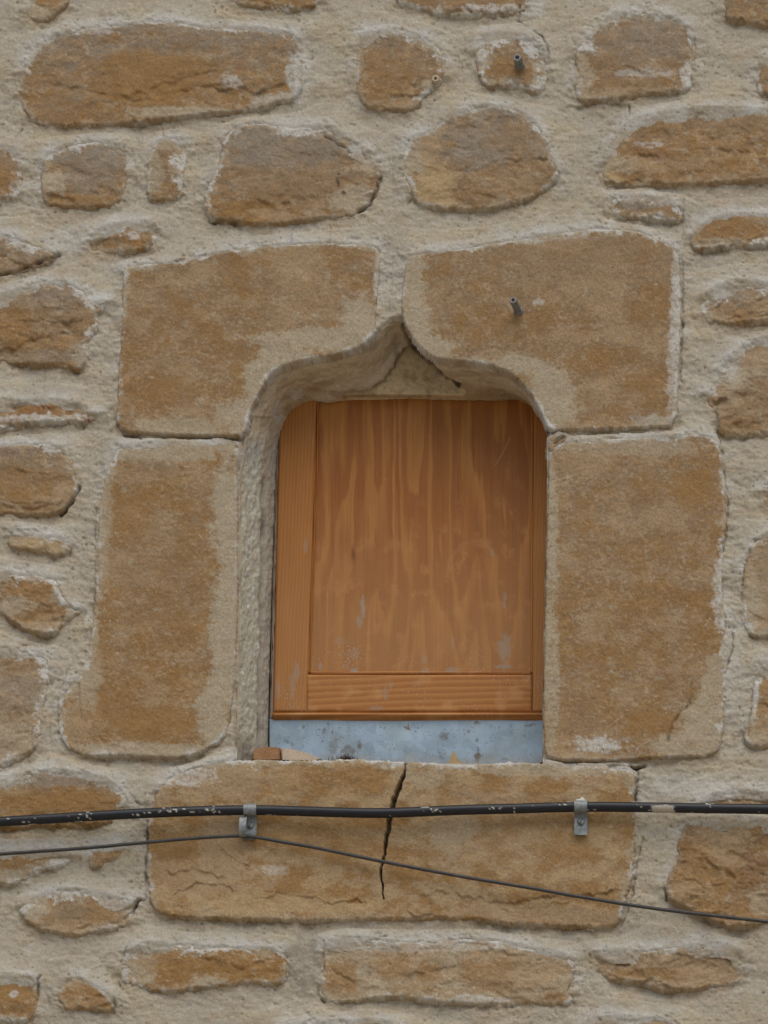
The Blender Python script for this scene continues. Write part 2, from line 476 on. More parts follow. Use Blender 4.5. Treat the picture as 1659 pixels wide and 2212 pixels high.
def relief(X, Y):
    """mm to add, and 0..1 darkening: grime plus painted shade in cracks, under ledges"""
    h = np.zeros(X.shape); grime_shade = np.zeros(X.shape)
    x0, x1, y0, y1 = X.min(), X.max(), Y.min(), Y.max()
    for k, (pts, dep, L) in enumerate(LEDGES):
        dep = dep * .6
        if 1880 < pts[0][1] < 1980 and 320 < pts[0][0] < 1370:
            dep = dep * .6
        xs = [p[0] for p in pts]; ys = [p[1] for p in pts]
        if xs[-1] < x0 or xs[0] > x1 or max(ys) + 5 * L < y0 or min(ys) - 10 > y1:
            continue
        cx = X[0]; c0 = max(np.searchsorted(cx, xs[0]) - 1, 0); c1 = min(np.searchsorted(cx, xs[-1]) + 1, len(cx))
        ry = Y[:, 0]; r0 = max(np.searchsorted(ry, min(ys) - 12) - 1, 0); r1 = min(np.searchsorted(ry, max(ys) + 5 * L) + 1, len(ry))
        if c1 <= c0 or r1 <= r0:
            continue
        xx = X[r0:r1, c0:c1]; yy = Y[r0:r1, c0:c1]
        yl = np.interp(xx, xs, ys) + 7.0 * perlin(xx / 27, xx * 0 + .5, k) + 4.0 * perlin(xx / 10, xx * 0 + .5, k + 9) + 2.0 * perlin(xx / 4.3, yy / 9, k + 5)
        dy = yy - yl
        span = xs[-1] - xs[0]
        ta = sstep(0, .14, (xx - xs[0]) / span) * sstep(0, .14, (xs[-1] - xx) / span)
        ta = ta * np.clip(0.62 + 1.0 * perlin(xx / 34, yy / 60, k + 3), .08, 1.2)
        h[r0:r1, c0:c1] += dep * 0.18 * ta * sstep(-22, -1, dy) * (dy < 0) - dep * ta * sstep(-2.0, 2.2, dy) * np.exp(-np.maximum(dy, 0) / (L * 1.3)) \
            + dep * 0.18 * ta * (1 - sstep(-2.0, 2.2, dy)) * (dy >= 0)
        grime_shade[r0:r1, c0:c1] = np.maximum(grime_shade[r0:r1, c0:c1], 0.35 * ta * np.exp(-((dy - 1.5) / 2.6) ** 2) * min(1, dep / 8))  # thin shade line under each ledge put into the colour
    for k, (pts, wd, dep, dk) in enumerate(CRACKS):
        a = np.array(pts)
        if a[:, 0].max() + 12 < x0 or a[:, 0].min() - 12 > x1 or a[:, 1].max() + 12 < y0 or a[:, 1].min() - 12 > y1:
            continue
        cx = X[0]; c0 = max(np.searchsorted(cx, a[:, 0].min() - 14), 0); c1 = np.searchsorted(cx, a[:, 0].max() + 14)
        ry = Y[:, 0]; r0 = max(np.searchsorted(ry, a[:, 1].min() - 14), 0); r1 = np.searchsorted(ry, a[:, 1].max() + 14)
        if c1 <= c0 or r1 <= r0:
            continue
        xx = X[r0:r1, c0:c1]; yy = Y[r0:r1, c0:c1]
        wx = 3.0 * perlin(xx / 13, yy / 13, 60 + k); wy = 3.0 * perlin(xx / 13, yy / 13, 90 + k)
        d, t = line_d(xx + wx, yy + wy, pts)
        g = np.exp(-(d / (wd * 1.25)) ** 2) * np.clip(.75 + .9 * perlin(xx / 19, yy / 19, k), 0.1, 1.2)
        h[r0:r1, c0:c1] -= dep * g
        grime_shade[r0:r1, c0:c1] = np.maximum(grime_shade[r0:r1, c0:c1], np.clip(dk * g, 0, 1))
    if x1 > 780 and x0 < 920 and y1 > 1600 and y0 < 1980:
        pts = [(p[0], p[1]) for p in SPLIT]
        d, t = line_d(X + 2.4 * perlin(X / 30, Y / 17, 33) + 1.0 * perlin(X / 9, Y / 6, 34), Y, pts)
        wd = np.interp(t, np.linspace(0, 1, len(SPLIT)), [p[2] for p in SPLIT])
        wd = wd * (.82 + .35 * perlin(X / 40, Y / 15, 35)); g = 1 - sstep(wd * .5, wd * 1.2, d)
        h -= 30 * g
        grime_shade = np.maximum(grime_shade, .8 * g)
    return h, grime_shade


# ------------------------------------------------------------------ the wall
wall = thing('stone_wall', 'weathered rubble stone house wall in pale lime mortar with dressed stones round a small ogee window', 'wall')
STEP = 2.3
SDS = []                               # polygons for the mortar to lap against

STONE_N = [0]


def stone(name, poly, h=8.0, rough=3.0, kind='rubble', cols=('brown', 'ochre'), bias=0.0, grey=0.5, lime=(1, .5, .3, .4),
          rim=14.0, blobs=(), tilt=(0, 0), smooth=2, label=None, edge=None, step=STEP, mort=True, wob=1.0, depth=30.0, terr=1.0, slant=None):
    STONE_N[0] += 1; sd0 = STONE_N[0] * 1.37
    poly = np.array(poly, float)
    pl = chaikin(poly, smooth)
    if mort:
        SDS.append(pl)
    x0, y0 = pl.min(0) - 14; x1, y1 = pl.max(0) + 14
    nx = int((x1 - x0) / step) + 2; ny = int((y1 - y0) / step) + 2
    X, Y = np.meshgrid(x0 + np.arange(nx) * step, y0 + np.arange(ny) * step)
    sd = poly_sd(X, Y, pl)
    ash = kind == 'ashlar'
    sw = sd + wob * ((2.2 if ash else 5.0) * fbm(X / 26, Y / 26, sd0, 3) + (1.2 if ash else 2.2) * perlin(X / 7, Y / 7, sd0 + 5))
    Rr = edge * .75 if edge else (5.0 if ash else 7.5)
    e = np.clip(-sw / Rr, 0, 1)
    dome = np.sqrt(np.clip(1 - (1 - e) ** 2, 0, 1))
    cx, cy = pl.mean(0); hw, hh = (x1 - x0) / 2, (y1 - y0) / 2
    u = (X - cx) / hw; v = (Y - cy) / hh
    h = h * (.66 if ash else .54)
    hgt = h * dome - 1.5 * (1 - dome)
    hgt = hgt + (tilt[0] * u + tilt[1] * v) * dome
    n1 = fbm(X / 75, Y / 48, sd0 + 1, 4)
    n2 = fbm(X / 17, Y / 15, sd0 + 2, 4, .6)
    if ash:
        hgt = hgt + rough * (0.7 * n1 + 0.2 * n2) + 0.2 * perlin(X / 5.5, Y / 5.5, sd0 + 8) + 0.25 * perlin(X / 9, Y / 7, sd0 + 9)
    else:
        rg = np.random.default_rng(STONE_N[0])
        wxf = X + 14 * fbm(X / 50, Y / 50, sd0 + 51, 3); wyf = Y + 14 * fbm(X / 50, Y / 50, sd0 + 52, 3)
        fac = None
        for k in range(6):
            th = rg.uniform(0, 2 * math.pi); slp = rg.uniform(2.0, 6.0) * min(1.0, hh / 60)
            pk = rg.uniform(0, 2.2) - slp * (((wxf - cx) * math.cos(th) + (wyf - cy) * math.sin(th)) / (.5 * (hw + hh)) - rg.uniform(-.2, .5))
            fac = pk if fac is None else np.minimum(fac, pk)
        fac = np.clip(fac - np.percentile(fac, 70), -6, 3)
        hgt = hgt + (0 if kind == 'sill' else .24 * rough) * fac * dome
        for k in range(0 if kind == 'sill' else rg.integers(1, 4)):
            bx_, by_ = cx + rg.uniform(-.6, .6) * hw, cy + rg.uniform(-.3, .7) * hh
            an_ = rg.uniform(-.35, .35); Ln = rg.uniform(.2, .55) * hw
            p_ = (X - bx_) * math.cos(an_) + (Y - by_) * math.sin(an_)
            q_ = -(X - bx_) * math.sin(an_) + (Y - by_) * math.cos(an_) + 9 * fbm(X / 26, Y / 60, sd0 + 60 + k, 4, .6)
            tp = sstep(1, .5, np.abs(p_) / Ln) * np.clip(.6 + perlin(X / 22, Y / 40, sd0 + 70 + k), 0, 1)
            hgt = hgt - rg.uniform(1.6, 3.6) * tp * sstep(-1.5, 1.8, q_) * np.exp(-np.maximum(q_, 0) / rg.uniform(9, 24))
        tn = 1.5 * fbm(X / 105, Y / 60, sd0 + 3, 4) + 0.35 * v
        fr = tn * 2.2 - np.floor(tn * 2.2)
        ter = (np.floor(tn * 2.2) + sstep(.86, 1.0, fr)) / 2.2
        hgt = hgt + rough * (0.75 * n1 + 0.2 * n2) + rough * 0.55 * terr * ter * dome + 0.22 * perlin(X / 6, Y / 5, sd0 + 8)
    rl, grime_shade = relief(X, Y)
    hgt = hgt + rl
    out = np.maximum(sw, 0)
    hgt = np.where(sw > 0, np.minimum(hgt, 0) - out * (9.0 if ash else 1.3), hgt)
    hgt = np.maximum(hgt, -depth)
    # colour
    c = np.empty(X.shape + (3,)); c[:] = PALETTE[cols[0]]
    m1 = fbm(X / 95, Y / 70, sd0 + 11, 4, .55)
    m2 = fbm(X / 24, Y / 20, sd0 + 12, 4, .6)
    if ash:
        m2 = m2 * .6 + .7 * perlin(X / 7.5, Y / 5.0, sd0 + 14) * sstep(-.3, .3, perlin(X / 60, Y / 60, sd0 + 15) + .25)
    fin = perlin(X / 5.3, Y / 4.9, sd0 + 41) + .6 * perlin(X / 10.5, Y / 9.5, sd0 + 42)
    c = mixc(c, PALETTE[cols[1]], sstep(-.45, .55, m1 * .9 + m2 * .5 + .16 * fin + bias))
    if ash:
        mt = perlin(X / 10.5, Y / 7.0, sd0 + 81) + .55 * perlin(X / 5.2, Y / 3.9, sd0 + 82) + .6 * perlin(X / 44, Y / 40, sd0 + 83)
        c = mixc(c, (.405, .305, .198), .6 * sstep(.10, .7, mt))
        c = mixc(c, OCHRE * .9, .6 * sstep(.12, .75, -mt - .1))
    else:
        mt = fbm(X / 21, Y / 14, sd0 + 84, 4, .65)
        c = mixc(c, TAN, .45 * sstep(.12, .42, mt)); c = mixc(c, c.mean((0, 1)) * .78, .5 * sstep(.12, .45, -mt))
    gm_ = sstep(-.3, .6, -v * .5 + m1 * .6 + fbm(X / 40, Y / 30, sd0 + 13, 4, .6) * .7 - (0 if not ash else .2))
    c = mixc(c, GREY, gm_ * min(1, grey * 1.25))
    if kind == 'sill':
        pt = fbm(X / 62, Y / 42, sd0 + 91, 6, .64)
        c = mixc(c, OCHRE, .75 * sstep(.03, .11, pt)); c = mixc(c, SAND, .6 * sstep(.05, .14, -pt))
    elif not ash:
        c = mixc(c, TAN * 1.05, .6 * sstep(.13, .21, fbm(X / 34, Y / 26, sd0 + 92, 6, .64)))
        c = mixc(c, PALE, .6 * sstep(.20, .27, fbm(X / 30, Y / 24, sd0 + 93, 6, .66)))
    else:
        big = fbm(X / 120, Y / 95, sd0 + 96, 5, .6)
        c = mixc(c, OCHRE * .95, .6 * sstep(.0, .25, big)); c = mixc(c, TAN, .55 * sstep(.05, .28, -big))
        c = mixc(c, TAN, .5 * sstep(.10, .22, fbm(X / 58, Y / 46, sd0 + 94, 6, .64)))
        c = mixc(c, PALE, .5 * sstep(.25, .31, fbm(X / 30, Y / 26, sd0 + 95, 6, .66)))
    for bl in blobs:
        bx, by, brx, bry, bc, bs = bl[:6]
        rr = np.sqrt(((X - bx) / brx) ** 2 + ((Y - by) / bry) ** 2)
        near = rr < 2.2
        if not near.any():
            continue
        q_ = bx * .013 + by * .007
        wx_ = brx * .55 * fbm(X / (18 + brx), Y / (18 + bry), q_ + 2, 3); wy_ = bry * .55 * fbm(X / (18 + brx), Y / (18 + bry), q_ + 5, 3)
        rr = np.sqrt(((X + wx_ - bx) / brx) ** 2 + ((Y + wy_ - by) / bry) ** 2)
        wv = sstep(1.22, .78, rr + .85 * fbm(X / 26, Y / 22, q_, 5, .7) + .22 * fin) * bs * .95
        if bc == 'lime' or brx < 20:
            wv = wv * sstep(-.30, .22, fbm(X / 13, Y / 11, q_ + 9, 4, .7) + .12)
        c = mixc(c, PALETTE[bc], wv)
    # rims: pale bruised arris and lime residue left by the pointing
    gy_, gx_ = np.gradient(sd, step)
    gl = np.sqrt(gx_ ** 2 + gy_ ** 2) + 1e-6
    gx_, gy_ = gx_ / gl, gy_ / gl
    wdir = lime[0] * np.clip(-gy_, 0, 1) ** 1.3 + lime[1] * np.clip(gx_, 0, 1) ** 1.3 + lime[2] * np.clip(gy_, 0, 1) ** 1.3 + lime[3] * np.clip(-gx_, 0, 1) ** 1.3
    rn = fbm(X / 42, Y / 38, sd0 + 21, 5, .66); rn2 = fbm(X / 13, Y / 12, sd0 + 22, 3, .6); rn3 = fbm(X / 110, Y / 110, sd0 + 24, 3)
    w1 = rim * (0.75 + 2.2 * rn + 1.0 * rn2 + 1.6 * rn3 + .35 * fin)
    c = mixc(c, PALE, sstep(-w1 - 5, -w1 + 6, sd) * (.75 if ash else .6) * np.clip(.3 + wdir, 0, 1))
    w2 = rim * wdir * (0.62 + 2.3 * fbm(X / 36, Y / 30, sd0 + 23, 5, .66) + .9 * rn2 + 1.3 * rn3 + .3 * fin)
    brk = sstep(-.16, .18, fbm(X / 48, Y / 44, sd0 + 25, 4, .6) + .25 * (wdir - .5))
    c = mixc(c, LIME, brk * sstep(-w2 - 3, -w2 + 4, sd) * np.clip(wdir * 1.3, 0, .9) * (sd > -rim * 4))
    # specks
    sp = perlin(X / 5.5, Y / 5.5, sd0 + 31) * .6 + perlin(X / 41, Y / 41, sd0 + 32) * .5
    c = mixc(c, LIME, sstep(.62, .78, sp) * .55)
    sp2 = perlin(X / 6.5, Y / 5.0, sd0 + 33) * .7 + perlin(X / 50, Y / 37, sd0 + 34) * .35
    c = c * (1 - .28 * sstep(.5, .75, sp2))[..., None]
    c = c * (1 + .12 * m2 + .13 * perlin(X / 4.2, Y / 4.2, sd0 + 35) + .10 * perlin(X / 9, Y / 7.5, sd0 + 36) + .08 * fbm(X / 60, Y / 50, sd0 + 37, 3))[..., None]
    if ash:
        c = mixc(c, (.50, .40, .30), .6 * scratch(X, Y))
    c = mixc(c, DARK, np.clip(grime_shade, 0, .85))
    PX_, PZ_ = P(X, Y, h * .6)
    lim = 3.2 if ash or kind == 'sill' else 11
    keep = (sw[:-1, :-1] < lim) & (sw[1:, 1:] < lim) & (sw[1:, :-1] < lim) & (sw[:-1, 1:] < lim)
    lx, lz = P(cx, y1 - 14, 0)
    o = grid_mesh(name, PX_, -hgt * MM, PZ_, keep, M_ASHLAR if ash else M_STONE, wall, c, True, (float(lx), 0.0, float(lz)))
    if label:
        o['label'] = label
    return o


# --- rubble, traced course by course
B = []
RS = 'rubble_stone'
stone(RS, [(33, 195), (42, 145), (68, 108), (108, 78), (165, 64), (240, 56), (330, 44), (400, 49), (450, 62), (520, 60), (590, 62), (645, 78), (655, 110), (650, 150), (653, 195), (640, 214), (590, 226), (545, 238), (480, 244), (400, 256), (330, 264), (240, 270), (130, 274), (78, 270), (48, 238)],
      h=13, rough=3.2, bias=.1, grey=.65, lime=(.8, 1.2, .35, .5), rim=12, blobs=[(330, 165, 130, 55, 'ochre', .8), (120, 230, 60, 34, 'brown', .6), (420, 245, 150, 12, 'pale', .8), (600, 218, 60, 20, 'mort', .9), (640, 155, 22, 60, 'lime', .85), (500, 178, 24, 12, 'lime', .6), (60, 95, 22, 14, 'lime', .8), (200, 70, 50, 7, 'lime', .6), (470, 62, 24, 6, 'lime', .6)],
      label='longest rubble stone, a rounded brown slab at upper left')
stone(RS, [(770, 80), (800, 68), (850, 66), (900, 72), (942, 92), (966, 125), (967, 160), (945, 185), (915, 210), (900, 240), (840, 242), (790, 234), (768, 205), (765, 140)],
      h=11, grey=.55, bias=.0, lime=(.9, 1, .2, .5), blobs=[(830, 150, 60, 40, 'ochre', .4), (930, 185, 20, 12, 'pale', .8), (820, 228, 60, 10, 'tan', .6), (950, 110, 12, 30, 'pale', .7)])
stone(RS, [(1026, 80), (1080, 70), (1135, 74), (1172, 95), (1188, 130), (1182, 175), (1165, 202), (1130, 195), (1090, 186), (1045, 192), (1026, 150)],
      h=9, grey=.5, rim=22, lime=(1, .9, .6, .9), blobs=[(1100, 120, 52, 34, 'brown', .9), (1090, 150, 46, 20, 'ochre', .6), (1045, 105, 16, 26, 'pale', .9), (1165, 165, 18, 34, 'mort', .9), (1150, 100, 18, 20, 'lime', .8)])
stone(RS, [(1238, 105), (1290, 58), (1325, 28), (1385, 24), (1460, 38), (1492, 66), (1499, 120), (1496, 170), (1492, 197), (1430, 202), (1355, 214), (1305, 218), (1240, 225), (1246, 160)],
      h=12, grey=.6, bias=-.15, lime=(.5, .9, .5, 1.1), blobs=[(1400, 90, 70, 50, 'grey', .45), (1262, 100, 26, 16, 'lime', .95), (1258, 170, 22, 40, 'pale', .8), (1400, 160, 70, 9, 'lime', .55), (1485, 170, 16, 30, 'lime', .8), (1340, 205, 70, 14, 'tan', .7)])
stone(RS, [(1558, -70), (1730, -70), (1730, 62), (1659, 58), (1600, 52), (1562, 42)], h=12, grey=.45, lime=(.4, .4, .3, .5))
stone(RS, [(1636, 142), (1662, 122), (1710, 118), (1715, 206), (1645, 207), (1630, 182)], h=10, grey=.5, lime=(.8, .3, .3, .9))
stone(RS, [(62, -50), (160, -60), (152, 0), (138, 22), (108, 44), (86, 48), (48, 36), (60, 10)], h=8, grey=.2, bias=.15, rim=20, blobs=[(80, 25, 40, 20, 'pale', .9), (110, 5, 30, 12, 'ochre', .6)])
stone(RS, [(495, -60), (705, -60), (695, 4), (660, 22), (600, 20), (550, 17), (505, 12)], h=10, bias=.2, grey=.2, lime=(.3, .3, .7, .4))
stone(RS, [(850, -60), (1150, -60), (1148, 10), (1120, 28), (1050, 36), (960, 36), (900, 20), (850, 6)], h=10, bias=.1, grey=.5, lime=(.3, .3, .8, .4), blobs=[(1060, 18, 70, 10, 'lime', .75), (930, 10, 40, 12, 'brown', .5)])
stone(RS, [(-60, 318), (0, 314), (36, 318), (47, 350), (49, 400), (44, 428), (0, 430), (-60, 430)], h=9, grey=.4, lime=(1, .8, .8, .3), blobs=[(35, 408, 16, 20, 'lime', .8), (20, 390, 30, 22, 'ochre', .5)])
stone(RS, [(90, 345), (108, 325), (170, 310), (230, 301), (264, 316), (277, 345), (274, 400), (262, 432), (235, 446), (190, 450), (120, 448), (88, 438), (86, 380)],
      h=12, grey=.75, lime=(1, .35, .2, .7), blobs=[(120, 395, 28, 22, 'pale', .95), (200, 370, 60, 50, 'grey', .5), (170, 435, 90, 14, 'ochre', .7), (130, 318, 50, 10, 'lime', .9), (105, 355, 8, 8, 'sand', .9)])
stone(RS, [(320, 312), (360, 297), (402, 304), (405, 340), (398, 400), (394, 432), (350, 432), (316, 438), (314, 380)], h=11, grey=.35, rim=18, lime=(.8, 1.1, .5, .6), blobs=[(365, 350, 22, 50, 'brown', .7), (335, 380, 20, 40, 'pale', .7)])
stone(RS, [(480, 300), (510, 272), (560, 265), (600, 270), (650, 275), (700, 268), (742, 285), (766, 310), (800, 325), (825, 350), (822, 390), (800, 440), (770, 462), (700, 472), (620, 482), (560, 488), (500, 482), (455, 480), (438, 450), (445, 400), (468, 370), (475, 330)],
      h=14, rough=3.6, grey=.75, bias=-.05, lime=(1, .6, .3, .9), blobs=[(540, 460, 90, 22, 'ochre', .85), (610, 330, 110, 45, 'grey', .5), (640, 400, 110, 40, 'brown', .6), (765, 430, 52, 26, 'pale', .9), (470, 330, 14, 40, 'lime', .9), (640, 285, 40, 9, 'lime', .85), (800, 350, 22, 26, 'pale', .8), (731, 388, 5, 14, 'dark', .85), (743, 416, 6, 5, 'dark', .9), (585, 462, 50, 12, 'tan', .7)])
stone(RS, [(866, 320), (893, 290), (935, 285), (960, 250), (1020, 232), (1080, 227), (1120, 240), (1155, 255), (1180, 300), (1196, 345), (1212, 377), (1190, 405), (1150, 432), (1080, 447), (1030, 457), (960, 452), (900, 442), (883, 410), (870, 370)],
      h=13, rough=4, grey=.7, bias=-.1, lime=(.6, .7, .4, .7), blobs=[(905, 335, 34, 45, 'pale', .95), (940, 400, 50, 46, 'sand', .85), (930, 320, 26, 36, 'tan', .9), (1040, 320, 70, 50, 'grey', .6), (1110, 300, 60, 30, 'brown', .6), (1120, 400, 70, 26, 'tan', .55), (1090, 265, 12, 22, 'rust', .3)])
stone(RS, [(1299, 345), (1330, 290), (1358, 260), (1420, 246), (1500, 232), (1580, 234), (1659, 235), (1745, 240), (1745, 392), (1640, 393), (1540, 399), (1440, 402), (1330, 400), (1300, 396)],
      h=12, rough=4, grey=.3, bias=.2, lime=(.8, .3, .3, .6), blobs=[(1410, 325, 50, 18, 'rust', .35), (1340, 355, 50, 16, 'pale', .85), (1320, 385, 30, 12, 'sand', .8), (1600, 270, 80, 25, 'brown', .6), (1430, 355, 110, 14, 'tan', .55), (1400, 312, 36, 6, 'lime', .6)])
stone(RS, [(1312, 424), (1340, 419), (1420, 424), (1470, 440), (1478, 476), (1455, 482), (1400, 474), (1318, 468)], h=9, grey=.7, rim=16, lime=(1, .8, 1, .9), blobs=[(1390, 440, 50, 12, 'grey', .9)])
stone(RS, [(1493, 510), (1520, 480), (1570, 461), (1659, 464), (1745, 470), (1745, 533), (1640, 534), (1560, 538), (1500, 542), (1488, 525)], h=12, bias=.2, grey=.2, lime=(.3, .3, .8, .4), blobs=[(1560, 525, 60, 10, 'pale', .8), (1580, 490, 70, 20, 'ochre', .5)])
stone(RS, [(183, 520), (213, 492), (260, 482), (330, 476), (348, 500), (338, 525), (320, 542), (250, 547), (188, 542)], h=9, rough=6, bias=.1, grey=.5, rim=20, lime=(1, .9, .5, .8), blobs=[(280, 530, 40, 14, 'ochre', .6), (290, 510, 16, 14, 'lime', .7)])
stone(RS, [(-60, 496), (20, 508), (70, 528), (130, 552), (100, 570), (50, 588), (0, 598), (-60, 604)], h=12, grey=.8, bias=-.2, lime=(1.2, .3, .3, .2), blobs=[(80, 530, 60, 14, 'lime', .85)])
stone(RS, [(-60, 642), (10, 635), (50, 620), (110, 605), (160, 612), (188, 638), (200, 655), (236, 648), (232, 664), (206, 680), (217, 700), (197, 735), (187, 792), (165, 802), (120, 790), (60, 792), (0, 778), (-60, 776)],
      h=12, rough=5, grey=.4, bias=.0, lime=(.8, 1, .2, .3), blobs=[(30, 710, 45, 40, 'ochre', .7), (120, 650, 60, 25, 'grey', .4), (175, 620, 26, 20, 'lime', .85), (200, 645, 24, 14, 'lime', .9), (80, 770, 90, 16, 'grey', .5), (185, 770, 30, 30, 'mort', .7)])
stone(RS, [(-60, 868), (0, 860), (60, 866), (120, 862), (180, 870), (192, 884), (215, 895), (206, 912), (150, 914), (80, 914), (0, 932), (-60, 934)], h=9, rough=4, cols=('ochre', 'rust'), bias=-.1, grey=.0, lime=(.3, .8, 1, .3), blobs=[(80, 905, 110, 9, 'lime', .75), (190, 905, 24, 6, 'rust', .8), (50, 862, 90, 6, 'ochre', .6)])
stone(RS, [(-60, 970), (30, 960), (100, 957), (142, 965), (160, 995), (166, 1050), (172, 1063), (132, 1114), (60, 1114), (0, 1110), (-60, 1108)],
      h=13, grey=.5, bias=-.05, lime=(1.1, .6, .2, .4), blobs=[(60, 1045, 60, 40, 'ochre', .5), (140, 1060, 26, 24, 'tan', .85), (110, 1080, 40, 10, 'tan', .7), (143, 985, 7, 8, 'sand', 1), (50, 1105, 80, 9, 'ochre', .6)])
stone(RS, [(13, 1150), (20, 1140), (60, 1144), (90, 1157), (140, 1160), (153, 1180), (150, 1196), (118, 1203), (90, 1193), (18, 1188)], h=9, rough=4, cols=('tan', 'pale'), grey=.1, lime=(.7, .4, .3, .4), edge=8, blobs=[(100, 1180, 40, 12, 'sand', .7)])
stone(RS, [(-60, 1246), (30, 1234), (80, 1239), (127, 1250), (138, 1290), (157, 1310), (182, 1320), (150, 1337), (126, 1366), (100, 1374), (43, 1362), (0, 1324), (-60, 1312)],
      h=13, rough=5, grey=.2, bias=.0, rim=18, lime=(.9, .8, .3, .3), blobs=[(70, 1275, 50, 30, 'ochre', .7), (30, 1310, 40, 20, 'pale', .8), (95, 1350, 40, 20, 'tan', .9), (70, 1335, 40, 24, 'ochre', .5)])
stone(RS, [(-60, 1394), (40, 1400), (97, 1407), (110, 1440), (98, 1520), (84, 1600), (76, 1622), (40, 1640), (0, 1657), (-60, 1660)], h=8, rough=3.5, cols=('brown', 'tan'), bias=.2, grey=.4, rim=16, lime=(.9, 1.2, .5, .2), blobs=[(50, 1430, 40, 20, 'ochre', .4), (40, 1500, 50, 40, 'grey', .35), (30, 1600, 60, 40, 'pale', .7)])
stone(RS, [(-60, 1690), (60, 1670), (130, 1660), (200, 1670), (252, 1690), (278, 1720), (272, 1745), (250, 1765), (235, 1784), (100, 1788), (0, 1790), (-60, 1790)], h=10, cols=('ochre', 'ochre'), bias=.2, grey=.35, lime=(1, .9, .2, .2), blobs=[(130, 1685, 130, 14, 'grey', .7), (120, 1735, 120, 28, 'ochre', .9)])
stone(RS, [(-60, 1838), (60, 1836), (150, 1834), (165, 1862), (84, 1882), (30, 1917), (0, 1912), (-60, 1905)], h=8, cols=('tan', 'ochre'), grey=.1, rim=18, lime=(.6, .6, .9, .3), blobs=[(60, 1850, 70, 16, 'ochre', .4), (20, 1895, 40, 18, 'pale', .9)])
stone(RS, [(188, 1830), (266, 1820), (272, 1850), (235, 1866), (190, 1880)], h=7, cols=('tan', 'ochre'), grey=.0, rim=12, blobs=[(205, 1865, 14, 10, 'ochre', .7)])
stone(RS, [(36, 1960), (85, 1930), (150, 1917), (220, 1925), (265, 1943), (303, 1944), (288, 1980), (270, 2000), (200, 2017), (160, 2024), (90, 2012), (53, 1992)], h=13, grey=.4, bias=.1, rim=24, cols=('brown', 'tan'), lime=(.8, .8, .3, 1), blobs=[(170, 1965, 80, 35, 'ochre', .55), (150, 1960, 40, 30, 'grey', .4), (75, 1970, 30, 26, 'pale', .95), (280, 1960, 20, 20, 'pale', .9)])
stone(RS, [(-60, 2098), (40, 2104), (79, 2110), (84, 2150), (82, 2187), (66, 2210), (0, 2206), (-60, 2208)], h=10, bias=.3, grey=.1, lime=(.8, .6, .7, .2), blobs=[(30, 2150, 50, 30, 'ochre', .7), (30, 2150, 10, 8, 'lime', .7)])
stone(RS, [(118, 2150), (140, 2120), (162, 2104), (200, 2125), (240, 2145), (253, 2165), (246, 2187), (200, 2181), (138, 2185), (135, 2170)], h=11, cols=('ochre', 'tan'), grey=.1, rim=10, lime=(.6, .7, .2, .4), edge=10)
stone(RS, [(260, 2080), (275, 2055), (312, 2032), (370, 2038), (480, 2045), (560, 2045), (612, 2050), (627, 2090), (620, 2112), (605, 2130), (540, 2122), (480, 2132), (420, 2138), (360, 2147), (300, 2132), (260, 2120)],
      h=11, cols=('ochre', 'ochre'), bias=.2, grey=.05, rim=18, lime=(.9, .6, .4, .9), blobs=[(300, 2090, 36, 36, 'pale', .9), (430, 2080, 120, 36, 'ochre', .5), (440, 2120, 50, 14, 'pale', .85), (390, 2120, 30, 16, 'ochre', .7)])
stone(RS, [(695, 2060), (705, 2030), (760, 2020), (860, 2034), (960, 2030), (1060, 2024), (1150, 2048), (1225, 2058), (1242, 2080), (1240, 2140), (1236, 2172), (1150, 2168), (1090, 2172), (1020, 2172), (940, 2167), (860, 2153), (760, 2167), (700, 2164), (688, 2138)],
      h=12, rough=5, cols=('tan', 'pale'), bias=-.05, grey=.05, rim=14, lime=(.9, .6, .7, .4), blobs=[(740, 2105, 40, 36, 'ochre', .7), (850, 2090, 40, 30, 'ochre', .55), (930, 2100, 30, 18, 'ochre', .7), (1060, 2110, 70, 34, 'ochre', .6), (900, 2140, 60, 14, 'ochre', .4), (1190, 2160, 60, 12, 'ochre', .65), (950, 2045, 180, 12, 'lime', .45), (1030, 2160, 70, 10, 'lime', .7), (1150, 2110, 50, 24, 'tan', .9)],
      label='wide ragged pale stone with ochre hollows under the sill')
stone(RS, [(1268, 2055), (1330, 2049), (1400, 2054), (1470, 2044), (1540, 2034), (1602, 2044), (1618, 2090), (1600, 2122), (1540, 2132), (1480, 2143), (1440, 2143), (1370, 2123), (1318, 2121), (1288, 2092)], h=11, rough=6, bias=.0, grey=.25, cols=('brown', 'tan'), lime=(.6, .6, .3, .5), blobs=[(1400, 2105, 90, 12, 'ochre', .6), (1500, 2050, 24, 12, 'pale', .7), (1520, 2085, 70, 25, 'tan', .5)])
stone(RS, [(1470, 1802), (1480, 1776), (1530, 1762), (1600, 1762), (1659, 1770), (1750, 1776), (1750, 1978), (1659, 1992), (1590, 2012), (1550, 1998), (1500, 1973), (1437, 1947), (1438, 1900), (1466, 1850), (1460, 1828)],
      h=12, rough=7, bias=.15, grey=.15, rim=9, lime=(.3, .3, .3, .5), blobs=[(1560, 1815, 60, 50, 'tan', .8), (1480, 1920, 40, 24, 'tan', .7), (1640, 1950, 26, 30, 'pale', .6), (1500, 1870, 50, 40, 'ochre', .5), (1630, 1870, 40, 26, 'rust', .3)],
      label='large deeply spalled ochre stone at the right edge')
stone(RS, [(1505, 1736), (1540, 1714), (1600, 1704), (1659, 1712), (1745, 1716), (1745, 1755), (1500, 1755)], h=4, cols=('tan', 'ochre'), grey=.1, rim=14, lime=(1, .5, .5, 1))
